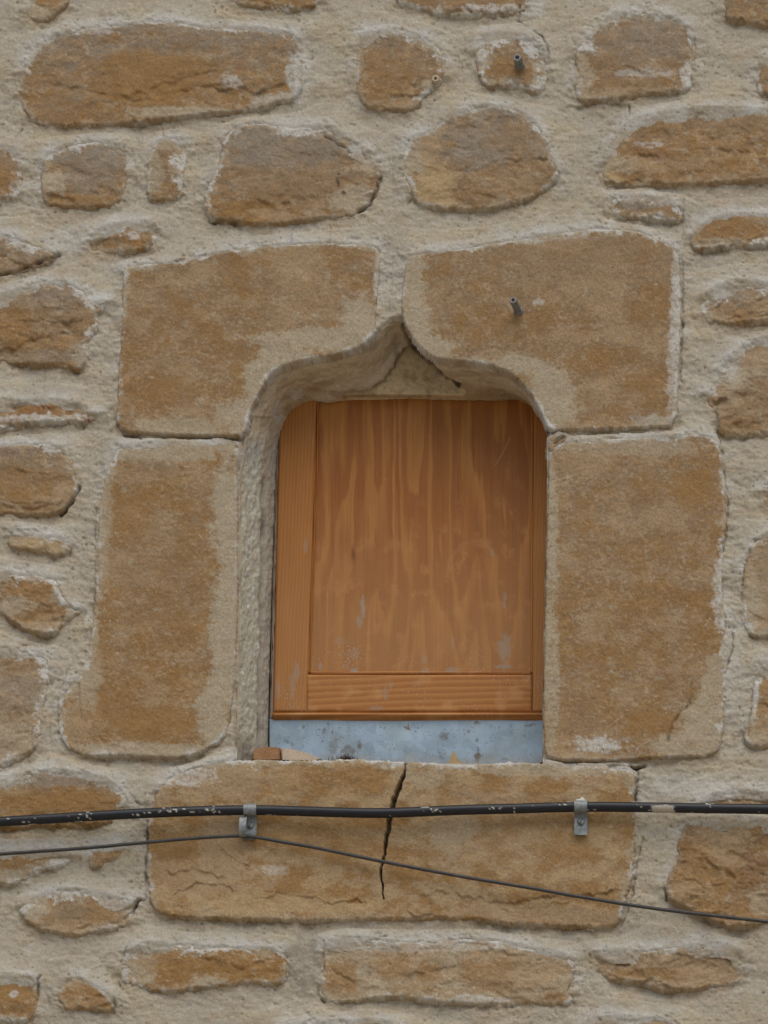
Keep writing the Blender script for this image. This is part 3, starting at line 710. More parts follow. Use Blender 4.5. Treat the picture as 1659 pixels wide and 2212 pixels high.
stone(RS, [(590, 2214), (700, 2204), (870, 2200), (905, 2290), (585, 2290)], h=9, cols=('tan', 'ochre'), grey=.0, lime=(.7, .4, .3, .4))
stone(RS, [(1240, 2210), (1320, 2190), (1400, 2199), (1470, 2196), (1485, 2290), (1235, 2290)], h=9, cols=('tan', 'ochre'), grey=.0, lime=(.6, .4, .3, .4))
stone(RS, [(1505, 652), (1538, 622), (1590, 604), (1659, 610), (1745, 618), (1745, 696), (1600, 704), (1540, 700), (1512, 680)], h=10, rough=6, grey=.3, rim=18, cols=('brown', 'tan'), lime=(1, .5, .3, .9), blobs=[(1570, 640, 60, 14, 'grey', .5), (1590, 685, 60, 14, 'ochre', .5), (1600, 612, 50, 10, 'lime', .85)])
stone(RS, [(1512, 855), (1540, 838), (1560, 790), (1600, 745), (1659, 724), (1745, 718), (1745, 934), (1659, 938), (1600, 943), (1552, 942), (1549, 892), (1525, 870)], h=11, rough=5, cols=('brown', 'tan'), bias=.1, grey=.4, rim=16, lime=(.9, .4, .3, .6), blobs=[(1600, 815, 50, 24, 'pale', .9), (1570, 790, 30, 34, 'lime', .5), (1640, 760, 40, 40, 'tan', .7), (1640, 850, 40, 40, 'brown', .6), (1600, 920, 60, 18, 'ochre', .3), (1582, 788, 9, 7, 'lime', .9)])
stone(RS, [(1602, 1205), (1638, 1162), (1659, 1150), (1745, 1140), (1745, 1378), (1659, 1375), (1618, 1373), (1602, 1340)], h=9, rough=3.5, cols=('tan', 'pale'), grey=.2, rim=14, lime=(.8, .3, .5, .9), blobs=[(1660, 1220, 26, 60, 'brown', .6), (1625, 1300, 22, 50, 'pale', .8)])
stone(RS, [(1627, 1450), (1659, 1420), (1745, 1410), (1745, 1602), (1659, 1617), (1610, 1613), (1604, 1590), (1620, 1540)], h=8, rough=4, cols=('brown', 'tan'), bias=.2, grey=.1, rim=14, lime=(.8, .3, .5, 1), blobs=[(1650, 1500, 24, 50, 'ochre', .6), (1635, 1600, 30, 18, 'pale', .7)])
stone(RS, [(1640, 1062), (1662, 1040), (1730, 1030), (1730, 1112), (1650, 1104)], h=7, cols=('brown', 'tan'), grey=.3)

# --- dressed stones round the window
stone('lintel_stone', [(266, 578), (300, 570), (385, 567), (440, 552), (510, 540), (600, 528), (700, 524), (800, 529), (824, 540), (822, 600), (815, 660), (812, 700), (815, 721), (780, 751), (743, 765), (692, 774), (637, 784), (601, 798), (575, 824), (557, 857), (546, 882), (537, 911), (531, 943), (480, 945), (400, 943), (290, 939), (256, 926), (249, 900), (256, 800), (262, 700), (264, 620)],
      h=11, rough=2.4, kind='ashlar', cols=('brown', 'ochre'), bias=-.12, grey=.25, smooth=1, rim=11, lime=(.8, .8, .5, .9), depth=12,
      blobs=[(700, 730, 150, 24, 'pale', .95), (775, 690, 40, 60, 'pale', .95), (610, 780, 60, 34, 'pale', .95), (560, 830, 34, 60, 'pale', .95), (525, 900, 40, 40, 'pale', .9), (380, 925, 110, 22, 'pale', .75), (640, 560, 60, 40, 'tan', .7), (640, 575, 26, 16, 'tan', .3), (480, 890, 18, 24, 'pale', .8), (820, 600, 12, 50, 'lime', .8), (350, 850, 50, 40, 'ochre', .6), (300, 575, 40, 10, 'lime', .6)],
      label='left dressed lintel stone cut to half of the ogee arch')
stone('lintel_stone', [(875, 580), (880, 552), (930, 546), (1000, 535), (1100, 520), (1200, 505), (1300, 492), (1385, 499), (1432, 522), (1466, 540), (1472, 600), (1472, 700), (1466, 820), (1464, 922), (1400, 926), (1300, 930), (1220, 932), (1184, 932), (1169, 897), (1151, 860), (1118, 820), (1087, 798), (1021, 783), (959, 780), (926, 769), (897, 743), (868, 692), (866, 640)],
      h=11, rough=2.2, kind='ashlar', cols=('brown', 'ochre'), bias=-.2, grey=.3, smooth=1, rim=11, lime=(.8, 1.1, .6, .6), depth=12,
      blobs=[(895, 600, 26, 70, 'pale', .9), (905, 700, 26, 60, 'pale', .95), (940, 755, 40, 30, 'pale', .9), (1110, 790, 80, 22, 'pale', .9), (1190, 840, 46, 50, 'pale', .9), (1200, 900, 46, 40, 'pale', .85), (1225, 525, 50, 26, 'tan', .9), (1163, 655, 12, 9, 'lime', .55), (1464, 640, 14, 150, 'lime', .75), (1455, 780, 14, 120, 'lime', .6), (1420, 915, 60, 16, 'mort', .8), (1150, 515, 120, 10, 'lime', .5), (1280, 550, 200, 60, 'brown', .4), (1300, 920, 90, 10, 'tan', .6)],
      label='right dressed lintel stone cut to half of the ogee arch, with a bolt in it')
stone('jamb_stone', [(240, 990), (258, 960), (330, 955), (420, 956), (495, 951), (514, 960), (514, 1100), (514, 1300), (510, 1450), (498, 1560), (484, 1600), (442, 1622), (400, 1640), (330, 1636), (250, 1633), (190, 1636), (148, 1620), (128, 1590), (125, 1560), (136, 1500), (190, 1430), (202, 1300), (210, 1200), (212, 1100), (225, 1030)],
      h=8, rough=2.4, kind='ashlar', cols=('ochre', 'brown'), bias=-.05, grey=.15, smooth=1, rim=16, lime=(.6, .35, .6, .7), depth=12,
      blobs=[(370, 975, 140, 26, 'pale', .8), (495, 1150, 32, 190, 'pale', .98), (490, 1400, 34, 170, 'pale', .98), (460, 1560, 34, 80, 'pale', .95), (222, 1120, 22, 120, 'pale', .7), (180, 1480, 40, 50, 'pale', .75), (160, 1570, 44, 50, 'tan', .85), (300, 1625, 140, 20, 'pale', .9), (330, 1560, 90, 36, 'ochre', .85), (225, 1520, 16, 30, 'ochre', .9), (350, 1250, 90, 100, 'brown', .35), (280, 1120, 40, 60, 'ochre', .6)],
      label='left dressed jamb stone with pale chipped edges')
stone('jamb_stone', [(1184, 1000), (1192, 972), (1220, 955), (1300, 948), (1400, 944), (1530, 937), (1558, 960), (1564, 1040), (1574, 1130), (1561, 1200), (1561, 1300), (1570, 1350), (1564, 1450), (1564, 1600), (1542, 1637), (1450, 1637), (1300, 1646), (1182, 1645), (1172, 1600), (1175, 1400), (1178, 1250), (1182, 1100)],
      h=9, rough=2.4, kind='ashlar', cols=('brown', 'ochre'), bias=.02, grey=.3, smooth=1, rim=11, lime=(.9, 1, .5, .2), depth=12,
      blobs=[(1192, 1150, 14, 190, 'pale', .95), (1190, 1450, 18, 180, 'pale', .95), (1350, 965, 160, 20, 'pale', .6), (1500, 1060, 50, 40, 'ochre', .7), (1260, 1000, 60, 30, 'tan', .5), (1300, 1612, 60, 24, 'lime', .9), (1520, 1570, 46, 75, 'pale', .95), (1545, 1470, 26, 60, 'pale', .8), (1460, 1610, 50, 24, 'pale', .9), (1240, 1635, 70, 12, 'tan', .9), (1400, 1560, 60, 26, 'ochre', .7), (1250, 1540, 40, 60, 'brown', .3), (1558, 1290, 16, 90, 'lime', .7)],
      label='right dressed jamb stone with a spalled lower corner')
stone('sill_stone', [(345, 1700), (375, 1672), (430, 1655), (500, 1640), (560, 1641), (680, 1642), (760, 1638), (800, 1641), (880, 1645), (950, 1648), (985, 1656), (1040, 1650), (1100, 1644), (1180, 1650), (1360, 1656), (1375, 1670), (1374, 1720), (1370, 1900), (1352, 1935), (1342, 2000), (1280, 2006), (1150, 2001), (1000, 1986), (900, 1986), (700, 1992), (500, 1987), (380, 1987), (332, 1967), (318, 1930), (316, 1800), (330, 1725)],
      h=13, rough=2.8, kind='sill', step=1.8, cols=('tan', 'ochre'), bias=-.1, grey=.05, smooth=1, rim=13, lime=(.8, .7, .3, .7), depth=12, edge=9, terr=.3,
      blobs=[(700, 1690, 170, 30, 'ochre', .4), (700, 1810, 130, 50, 'ochre', .55), (390, 1825, 70, 36, 'ochre', .75), (480, 1690, 90, 40, 'tan', .8), (480, 1810, 50, 60, 'tan', .9), (440, 1900, 110, 40, 'tan', .7), (590, 1880, 34, 11, 'lime', .5), (600, 1955, 200, 20, 'sand', .8), (1100, 1790, 220, 80, 'tan', .3), (1220, 1830, 60, 40, 'ochre', .5), (1180, 1705, 50, 14, 'ochre', .8), (1310, 1720, 24, 14, 'ochre', .8), (1200, 1665, 160, 14, 'pale', .8), (400, 1680, 60, 22, 'lime', .7), (980, 1800, 50, 60, 'pale', .5), (920, 1680, 50, 20, 'pale', .5), (1150, 1970, 180, 20, 'tan', .8)],
      label='cracked stone window sill, split by a dark crack')
# small packing pieces
stone('packing_stone', [(1186, 944), (1200, 934), (1222, 936), (1222, 952), (1204, 962), (1190, 985), (1185, 975)], h=6, rough=2, cols=('brown', 'tan'), grey=.4, edge=6, smooth=1)

# --- stones that continue the wall just outside the picture
rs = np.random.default_rng(3)
for (ax, ay, aw, ah) in [(-220, 80, 90, 60), (-230, 240, 70, 55), (-190, 400, 80, 50), (-230, 560, 80, 60), (-200, 720, 80, 55), (-220, 880, 70, 50), (-200, 1040, 90, 55),
                         (-220, 1200, 70, 60), (-200, 1370, 80, 60), (-220, 1540, 80, 60), (-200, 1720, 80, 50), (-220, 1880, 90, 60), (-200, 2060, 80, 60),
                         (1860, 80, 80, 60), (1870, 260, 80, 60), (1880, 430, 80, 55), (1860, 600, 80, 55), (1880, 770, 85, 60), (1870, 960, 80, 60), (1880, 1130, 80, 50),
                         (1870, 1300, 80, 60), (1870, 1480, 80, 60), (1860, 1660, 85, 55), (1880, 1850, 80, 60), (1870, 2040, 80, 60),
                         (120, -160, 110, 60), (400, -170, 110, 60), (700, -170, 100, 60), (1000, -170, 110, 60), (1300, -150, 110, 70), (1580, -180, 100, 60),
                         (100, 2380, 120, 60), (420, 2390, 120, 60), (740, 2390, 120, 60), (1060, 2380, 120, 60), (1360, 2390, 110, 60), (1640, 2370, 100, 70)]:
    pts = []
    for k in range(10):
        a = 2 * math.pi * k / 10 + rs.uniform(-.15, .15); q = rs.uniform(.85, 1.15)
        sx = math.copysign(abs(math.cos(a)) ** .6, math.cos(a)); sy = math.copysign(abs(math.sin(a)) ** .6, math.sin(a))
        pts.append((ax + aw * sx * q, ay + ah * sy * q))
    stone(RS, pts, h=11, rough=4, bias=rs.uniform(-.2, .3), grey=rs.uniform(0, .6), step=5.0)

# ------------------------------------------------------------------ window opening
# rows of (front x, y), (middle x, y, depth), (back x, y) as seen; depth in mm behind the wall face
LIN = [
    ((512, 1648), (556, 1665, 45), (590, 1705)), ((510, 1600), (556, 1606, 45), (579, 1612)), ((514, 1450), (559, 1450, 45), (582, 1450)),
    ((515, 1300), (562, 1300, 45), (587, 1300)), ((516, 1150), (564, 1150, 45), (592, 1150)),
    ((517, 1010), (566, 1015, 45), (598, 1015)), ((528, 950), (570, 960, 45), (604, 955)), ((536, 911), (580, 920, 48), (613, 927)),
    ((547, 878), (592, 892, 50), (620, 910)), ((575, 824), (612, 856, 50), (641, 888)), ((601, 798), (630, 838, 50), (656, 877)),
    ((637, 784), (658, 828, 50), (678, 869)), ((692, 774), (704, 826, 50), (728, 867)), ((743, 765), (752, 818, 50), (766, 866)),
    ((780, 751), (790, 806, 52), (800, 866)), ((815, 721), (826, 786, 56), (832, 866)), ((852, 690), (862, 742, 60), (862, 866)),
    ((868, 690), (892, 742, 62), (892, 865)), ((897, 743), (918, 784, 56), (920, 865)), ((926, 769), (940, 806, 50), (944, 865)),
    ((959, 780), (966, 820, 50), (970, 865)), ((1021, 783), (1024, 830, 50), (1026, 865)), ((1087, 798), (1084, 838, 50), (1084, 865)),
    ((1118, 820), (1114, 850, 50), (1116, 862)), ((1151, 860), (1146, 874, 50), (1154, 880)), ((1169, 897), (1172, 915, 50), (1185, 925)),
    ((1182, 932), (1190, 950, 50), (1202, 965)), ((1182, 1100), (1190, 1100, 50), (1202, 1100)), ((1178, 1250), (1186, 1250, 50), (1200, 1250)),
    ((1175, 1400), (1184, 1400, 50), (1198, 1400)), ((1172, 1600), (1182, 1615, 50), (1196, 1640)), ((1172, 1650), (1182, 1675, 50), (1196, 1705)),
    ((1040, 1652), (1040, 1680, 50), (1040, 1708)), ((840, 1650), (840, 1680, 50), (840, 1708)), ((660, 1648), (670, 1676, 50), (680, 1706)),
]
OPEN = np.array([f for f, m, b in LIN], float)
BACKD = 102.0


def resample(pts, n):
    p = np.array(pts, float); p = np.vstack([p, p[:1]])
    s = np.concatenate([[0], np.cumsum(np.hypot(*np.diff(p[:, :2], axis=0).T))])
    return p, s


pf, sfr = resample([f for f, m, b in LIN], 0)
NA = int(sfr[-1] / 2.4)
ta = np.linspace(0, sfr[-1], NA)


def curve(arr):
    a = np.array(arr, float); a = np.vstack([a, a[:1]])
    out = np.stack([np.interp(ta, sfr, a[:, i]) for i in range(a.shape[1])], 1)
    # soften corners
    k = np.exp(-np.linspace(-1.6, 1.6, 17) ** 2); k /= k.sum()
    sm = np.stack([np.convolve(np.concatenate([out[-9:-1, i], out[:, i], out[1:9, i]]), k, 'valid') for i in range(out.shape[1])], 1)
    return sm


cf = curve([f for f, m, b in LIN]); cm = curve([m for f, m, b in LIN]); cb = curve([b for f, m, b in LIN])


def wallpts(c, hmm):
    X, Z = P(c[:, 0], c[:, 1], hmm)
    return np.stack([X, -np.broadcast_to(hmm, X.shape) * MM, Z], 1)


Pf = wallpts(cf, np.full(NA, -3.0)); Pm = wallpts(cm[:, :2], -cm[:, 2]); Pb = wallpts(cb, np.full(NA, -BACKD))
ND = 90
rows = []; dcol = []
for j in range(ND):
    t = j / (ND - 1)
    if t < .5:
        q = t / .5; V = Pf + (Pm - Pf) * q; D = cf + (cm[:, :2] - cf) * q
    else:
        q = (t - .5) / .5; V = Pm + (Pb - Pm) * q; D = cm[:, :2] + (cb - cm[:, :2]) * q
    # slight cove
    rows.append(V); dcol.append(D)
V = np.stack(rows); D = np.stack(dcol)        # (ND, NA, .)
du = np.gradient(V, axis=0); dv = np.gradient(V, axis=1)
N = np.cross(du, dv); N /= np.linalg.norm(N, axis=2, keepdims=True) + 1e-9
ctr = np.array([*[(Pb[:, i].mean()) for i in (0,)], 0, Pb[:, 2].mean()])
sgn = np.sign(np.sum(N * (np.array([ctr[0], -0.02, ctr[2]]) - V), axis=2, keepdims=True)); N *= sgn
T = np.linspace(0, 1, ND)[:, None] * np.ones((1, NA)); A = np.ones((ND, 1)) * ta[None]
X, Y = D[..., 0], D[..., 1]
fade = sstep(0, .08, T) * sstep(1, .95, T)
left = (X < 640) & (Y > 930)
dsp = 2.2 * fbm(A / 60, T * 3.0, 41, 4) + 1.3 * fbm(A / 14, T * 10, 42, 3)
dsp += np.where(left, 2.4 * fbm(A / 30, T * 8, 43, 5, .62), 0)
dsp -= 9 * np.where(left, np.exp(-((T - .62 - .05 * perlin(A / 45, A * 0 + .37, 44)) / .085) ** 2) * sstep(1010, 1080, Y), 0)
soff = (Y < 900)
dsp += np.where(soff, 2.2 * np.sin(T * 7 + 3 * fbm(A / 80, T * 2, 46)), 0)
# the open cleft right of the apex
wob_ = 3 * perlin(X / 12, Y / 12, 61)
dl, tl = line_d(X + wob_, Y, [(876, 702), (890, 734), (908, 762), (935, 790), (962, 815), (994, 836)])
cl = 1 - sstep(1.5, np.interp(tl, [0, .2, .6, 1], [9, 14, 8, 3.5]), dl)
infill = poly_sd(X + wob_, Y + wob_, [(888, 742), (908, 766), (935, 794), (962, 818), (1004, 842), (1010, 880), (700, 880), (735, 852), (798, 840), (832, 820), (850, 792), (862, 764)])
inf = sstep(3, -3, infill)
dsp = dsp + 2.5 * np.exp(-((infill - 6) / 9) ** 2) * (X < 885) * (Y > 700) - 26 * cl
V = V + N * (dsp * fade * MM)[..., None]
hp_ = -80.0 + 2.5 * fbm(X / 30, Y / 26, 64, 4, .6) + 4 * sstep(800, 760, Y)
PXi, PZi = P(X, Y, hp_)
wi = (inf * sstep(860, 851, Y))[..., None]
V = V + (np.stack([PXi, -hp_ * MM, PZi], -1) - V) * wi
c = np.empty(X.shape + (3,)); c[:] = (.52, .43, .305)
mm1 = fbm(A / 45, T * 4, 51, 4)
c = mixc(c, PALE, sstep(-.1, .5, mm1)); c = mixc(c, BROWN, .4 * sstep(.05, .5, fbm(A / 70, T * 5, 52, 4)))
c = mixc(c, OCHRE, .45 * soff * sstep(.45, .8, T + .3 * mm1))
# lichen and weathered plaster down the left reveal
lich = sstep(.03, .10, T) * sstep(.56, .46, T) * sstep(930, 980, Y) * (X < 600)
st = fbm(A / 20, T * 9, 53, 5, .65); st2 = fbm(A / 9, T * 9, 54, 4, .65)
c = mixc(c, (.42, .39, .305), lich * .85)
c = mixc(c, (.54, .525, .46), lich * sstep(-.05, .3, st2 + .4 * st))
c = mixc(c, (.29, .27, .20), lich * .75 * sstep(.12, .42, st))
c = mixc(c, (.30, .31, .30), lich * .8 * sstep(1050, 960, Y) * sstep(0, .3, st + .2))
pla = sstep(.56, .62, T) * (X < 640) * sstep(900, 960, Y)
c = mixc(c, (.47, .43, .36), pla * .85)
c = mixc(c, (.33, .31, .26), pla * .6 * sstep(.0, .35, st2))
crk = np.where(left, np.exp(-((T - .62 - .05 * perlin(A / 45, A * 0 + .37, 44) - .02 * perlin(A / 12, A * 0 + .41, 47)) / .085) ** 2) * sstep(1010, 1080, Y) * np.clip(.7 + 1.2 * perlin(A / 60, A * 0 + .3, 45), .15, 1), 0)
c = mixc(c, DARK * .7, .92 * crk)
c = mixc(c, (.56, .44, .265), inf * .9)
c = mixc(c, OCHRE, inf * .6 * sstep(.05, .4, fbm(X / 22, Y / 30, 62, 4)))
c = mixc(c, PALE, inf * .8 * sstep(.12, .35, fbm(X / 18, Y / 12, 63, 4)))
flap = sstep(26, 10, np.abs(infill - 14)) * (X < 890) * sstep(700, 730, Y) * (infill > 0)
c = mixc(c, (.52, .45, .35), .75 * flap)
c = mixc(c, DARK, np.where((X < 880) & (Y > 735), .55 * np.exp(-((infill + 1) / 3.5) ** 2) * sstep(852, 835, Y), 0))  # shadow of the flap edge drawn in as a dark line
c = mixc(c, DARK * .8, .95 * cl)  # darkness of the open cleft put into its colour
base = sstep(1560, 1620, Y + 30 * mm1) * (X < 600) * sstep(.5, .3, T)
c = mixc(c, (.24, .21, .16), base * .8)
# plaster smears under the arch
for (bx, by, brx, bry, bc, bs) in [(700, 830, 26, 10, PALE, .8), (640, 850, 20, 12, LIME, .5), (1010, 805, 60, 9, PALE, .7), (600, 890, 12, 26, LIME, .6), (760, 850, 60, 8, BROWN, .5)]:
    rr = np.sqrt(((X - bx) / brx) ** 2 + ((Y - by) / bry) ** 2)
    c = mixc(c, bc, sstep(1.2, .7, rr + .6 * fbm(X / 16, Y / 16, bx * .01, 3)) * bs)
c *= (1 + .12 * perlin(A / 4, T * 40, 55) + .1 * st2)[..., None]
keep = np.ones((ND - 1, NA - 1), bool)
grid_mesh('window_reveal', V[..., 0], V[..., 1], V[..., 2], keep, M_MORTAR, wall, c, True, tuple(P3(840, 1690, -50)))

# ------------------------------------------------------------------ mortar
MG = 270
mx0, mx1, my0, my1 = -MG, 1659 + MG, -MG, 2212 + MG
nx = int((mx1 - mx0) / STEP) + 1; ny = int((my1 - my0) / STEP) + 1
gx = mx0 + np.arange(nx) * STEP; gy = my0 + np.arange(ny) * STEP
X, Y = np.meshgrid(gx, gy)
sd = np.full(X.shape, 300.0)
for pl in SDS:
    a = pl.min(0) - 70; b = pl.max(0) + 70
    c0, c1 = np.searchsorted(gx, [a[0], b[0]]); r0, r1 = np.searchsorted(gy, [a[1], b[1]])
    if c1 > c0 and r1 > r0:
        sd[r0:r1, c0:c1] = np.minimum(sd[r0:r1, c0:c1], poly_sd(X[r0:r1, c0:c1], Y[r0:r1, c0:c1], pl))
hole = poly_sd(X, Y, OPEN)
mask = (sd < 0).astype(float)


def blur(a, s):
    ky = np.fft.fftfreq(a.shape[0])[:, None]; kx = np.fft.rfftfreq(a.shape[1])[None]
    return np.fft.irfft2(np.fft.rfft2(a) * np.exp(-2 * (math.pi * s) ** 2 * (kx ** 2 + ky ** 2)), a.shape)


def shift(a, n):
    o = np.zeros_like(a)
    if n > 0:
        o[n:] = a[:-n]
    else:
        o[:n] = a[-n:]
    return o


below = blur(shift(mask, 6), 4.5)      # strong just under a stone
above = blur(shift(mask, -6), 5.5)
f1 = fbm(X / 110, Y / 80, 101, 4); f2 = fbm(X / 26, Y / 18, 102, 4, .6); f3 = perlin(X / 6.5, Y / 5.5, 103)
f4 = fbm(X / 60, Y / 7, 104, 3)        # brushed while wet
h = -1.0 + 3.2 * f1 + 0.75 * f2 + .3 * f3 + .35 * perlin(X / 10, Y / 9, 118) + .75 * f4 * sstep(-.1, .3, f1 + .1)
gyy, gxx = np.gradient(blur(np.clip(sd, -40, 60), 2.0), STEP)
gn = np.sqrt(gxx ** 2 + gyy ** 2) + 1e-6
dn = np.clip(gyy / gn, -1, 1)          # +1 just under a stone, -1 on top of one
lapn = fbm(X / 60, Y / 50, 105, 4, .6); lapf = fbm(X / 17, Y / 14, 117, 3, .6)
lapw = np.clip(.80 - .55 * dn + 1.25 * lapn + .4 * lapf, -.1, 1.25)
h += 6.8 * lapw * np.exp(-np.maximum(sd, 0) / 36.0) - 2.4 * below
h -= .13 * np.maximum(-sd, 0) * (1.2 - .5 * np.clip(lapw, 0, 1))
rl, grime_shade = relief(X, Y)
h = h + rl
h -= 6 * sstep(8, 0, hole) * (hole > -20)
pit = sstep(.55, .75, perlin(X / 7.5, Y / 7.5, 106) + .25 * perlin(X / 60, Y / 60, 107))
h -= 1.6 * pit
c = np.empty(X.shape + (3,)); c[:] = MORT
c = mixc(c, (.435, .365, .252), sstep(-.2, .4, f1) * .8)
c = mixc(c, (.390, .342, .268), .8 * sstep(.0, .45, fbm(X / 150, Y / 130, 108, 4)))
edge_l = sstep(30, -6, sd + 26 * fbm(X / 40, Y / 36, 109, 5, .65)) * sstep(-.2, .5, fbm(X / 55, Y / 45, 110, 5, .66) - .35 * dn)
c = mixc(c, LIME * np.array((.93, .94, .96)), .75 * edge_l)
c = mixc(c, LIME, .5 * sstep(.22, .5, fbm(X / 48, Y / 38, 111, 5, .65)))
c = mixc(c, (.385, .300, .205), .5 * sstep(.05, .45, fbm(X / 80, Y / 40, 113, 4) + .5 * below))  # browner patches, plus soft shade below stones painted into the mortar
for (bx, by, brx, bry, bc, bs) in [(640, 150, 30, 70, LIME, .6), (200, 645, 40, 26, LIME, .6), (1150, 15, 40, 20, LIME, .6), (820, 600, 14, 70, LIME, .5), (845, 600, 30, 90, (.42, .38, .32), .7),
                                   (100, 395, 30, 30, LIME, .3), (150, 520, 60, 30, LIME, .4), (1500, 1200, 10, 10, LIME, .1), (1570, 1400, 40, 120, LIME, .35), (1480, 1700, 90, 30, LIME, .35), (655, 2085, 45, 60, (.29, .25, .20), .7), (640, 1990, 160, 20, (.33, .27, .2), .4)]:
    rr = np.sqrt(((X - bx) / brx) ** 2 + ((Y - by) / bry) ** 2)
    c = mixc(c, bc, sstep(1.2, .6, rr + .6 * fbm(X / 26, Y / 26, bx * .01, 4)) * bs)
# faint blue chalk line snapped down the wall
for pts in ([(646, 128), (642, 245)], [(634, 372), (631, 528)]):
    d, t = line_d(X + 1.5 * perlin(X / 20, Y / 20, 8), Y, pts)
    c = mixc(c, (.20, .20, .36), .55 * np.exp(-(d / 2.2) ** 2) * sstep(-.35, .3, perlin(X / 9, Y / 14, 112) + .1))
c = c * (1 + .10 * f2 + .07 * f3 + .09 * perlin(X / 4.1, Y / 3.9, 119) + .10 * fbm(X / 11, Y / 9, 114, 3))[..., None]
c = mixc(c, (.20, .145, .09), .55 * pit * sstep(-.1, .2, perlin(X / 33, Y / 33, 115)))
c = mixc(c, LIME * 1.05, .6 * sstep(.58, .72, perlin(X / 5.2, Y / 5.2, 116)))
c = mixc(c, DARK, np.clip(grime_shade * .95, 0, .85))
kp = (sd > -34) & (hole > -1.5)
keep = kp[:-1, :-1] & kp[1:, :-1] & kp[1:, 1:] & kp[:-1, 1:]
MXX, MZZ = P(X, Y, 0)
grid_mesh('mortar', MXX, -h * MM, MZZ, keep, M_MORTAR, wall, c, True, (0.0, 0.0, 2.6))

# the rest of the wall: body behind, plain pointing beyond the close-up
bm = bmesh.new()
box_bm(bm, -7, 7, 0.135, 0.62, 0.0, 7.4)
cx0 = float(P(mx0 + 20, 1100)[0]); cx1 = float(P(mx1 - 20, 1100)[0]); cz1 = float(P(830, my0 + 20)[1]); cz0 = float(P(830, my1 - 20)[1])
box_bm(bm, -7, cx0, 0.012, 0.134, 0.0, 7.4); box_bm(bm, cx1, 7, 0.012, 0.134, 0.0, 7.4)
box_bm(bm, cx0 + .001, cx1 - .001, 0.012, 0.134, cz1, 7.4); box_bm(bm, cx0 + .001, cx1 - .001, 0.012, 0.134, 0.0, cz0)
core = bm_obj('wall_core', bm, M_MORTAR, wall)
ca = core.data.color_attributes.new('col', 'FLOAT_COLOR', 'POINT')
ca.data.foreach_set('color', np.tile(np.array([.43, .35, .25, 1], np.float32), len(core.data.vertices)))

# ------------------------------------------------------------------ wooden shutter in the opening
shutter = thing('window_shutter', 'varnished orange pine shutter closing the small ogee window', 'shutter')
HF, HP = -92.0, -100.0                  # frame face and panel face
shutter.location = P3(880, 1553, HF)
LOC = tuple(shutter.location)


def wood_grid(name, fx0, fx1, fy0, fy1, hmm, colf, step=1.6, prof=None, label=None, thick=22):
    """board seen at fx0..fx1 (functions of y allowed as pairs top/bottom), closed at the sides"""
    nyy = int((fy1 - fy0) / step) + 1
    nxx = int((max(fx1) - min(fx0)) / step) + 1
    s, r = np.meshgrid(np.linspace(0, 1, nxx), np.linspace(0, 1, nyy))
    yy = fy0 + (fy1 - fy0) * r
    xl = fx0[0] + (fx0[1] - fx0[0]) * r; xr = fx1[0] + (fx1[1] - fx1[0]) * r
    xx = xl + (xr - xl) * s
    dx = np.minimum(xx - xl, xr - xx); dy = np.minimum(yy - fy0, fy1 - yy)
    d = np.minimum(dx, dy)
    hh = hmm - 1.6 * sstep(4, 0, d)
    if prof is not None:
        hh = hh + prof(xx, yy)
    XX, ZZ = P(xx, yy, hmm)
    cc = colf(xx, yy)
    pad = lambda a: np.pad(a, 1, mode='edge')
    YY = np.pad(-hh * MM, 1, constant_values=-(hmm - thick) * MM)
    c3 = np.stack([pad(cc[..., i]) for i in range(3)], -1)
    o = grid_mesh(name, pad(XX), YY, pad(ZZ), np.ones((nyy + 1, nxx + 1), bool), M_WOOD, None, c3, True, LOC)
    o.parent = shutter; o.location = (0, 0, 0)
    if label:
        o['label'] = label
    return o


W_L = np.array((.405, .172, .042)); W_D = np.array((.245, .080, .016)); W_O = np.array((.47, .215, .068))


def stains(c, xx, yy):
    g = np.array((.33, .27, .21))
    for (bx, by, brx, bry, bs) in [(784, 1312, 6, 26, .75), (776, 1345, 7, 14, .6), (1090, 1400, 16, 34, .6), (1085, 1440, 18, 5, .7), (735, 1385, 18, 9, .22), (765, 1410, 10, 12, .25), (640, 1450, 7, 24, .5),
                                   (632, 1480, 8, 30, .4), (660, 1180, 5, 16, .4), (600, 1490, 6, 20, .4), (764, 1448, 8, 5, .8), (918, 1448, 12, 5, .5), (975, 1447, 14, 6, .6), (833, 1500, 6, 14, .4),
                                   (845, 1480, 5, 10, .4), (1090, 1295, 5, 16, .5), (1062, 1195, 4, 10, .4), (693, 1440, 5, 9, .6), (978, 1390, 3, 14, .45), (916, 1425, 6, 10, .4), (810, 1530, 16, 6, .4)]:
        rr = np.sqrt(((xx - bx) / brx) ** 2 + ((yy - by) / bry) ** 2)
        c = mixc(c, g, sstep(1.15, .6, rr + .8 * fbm(xx / 7, yy / 14, bx * .01 + by * .003, 3)) * bs)
    sp = perlin(xx / 4.5, yy / 4.5, 77) + .6 * perlin(xx / 70, yy / 60, 78) + .35 * sstep(1330, 1430, yy)
    c = mixc(c, np.array((.42, .36, .30)), .4 * sstep(1.0, 1.15, sp))
    return c


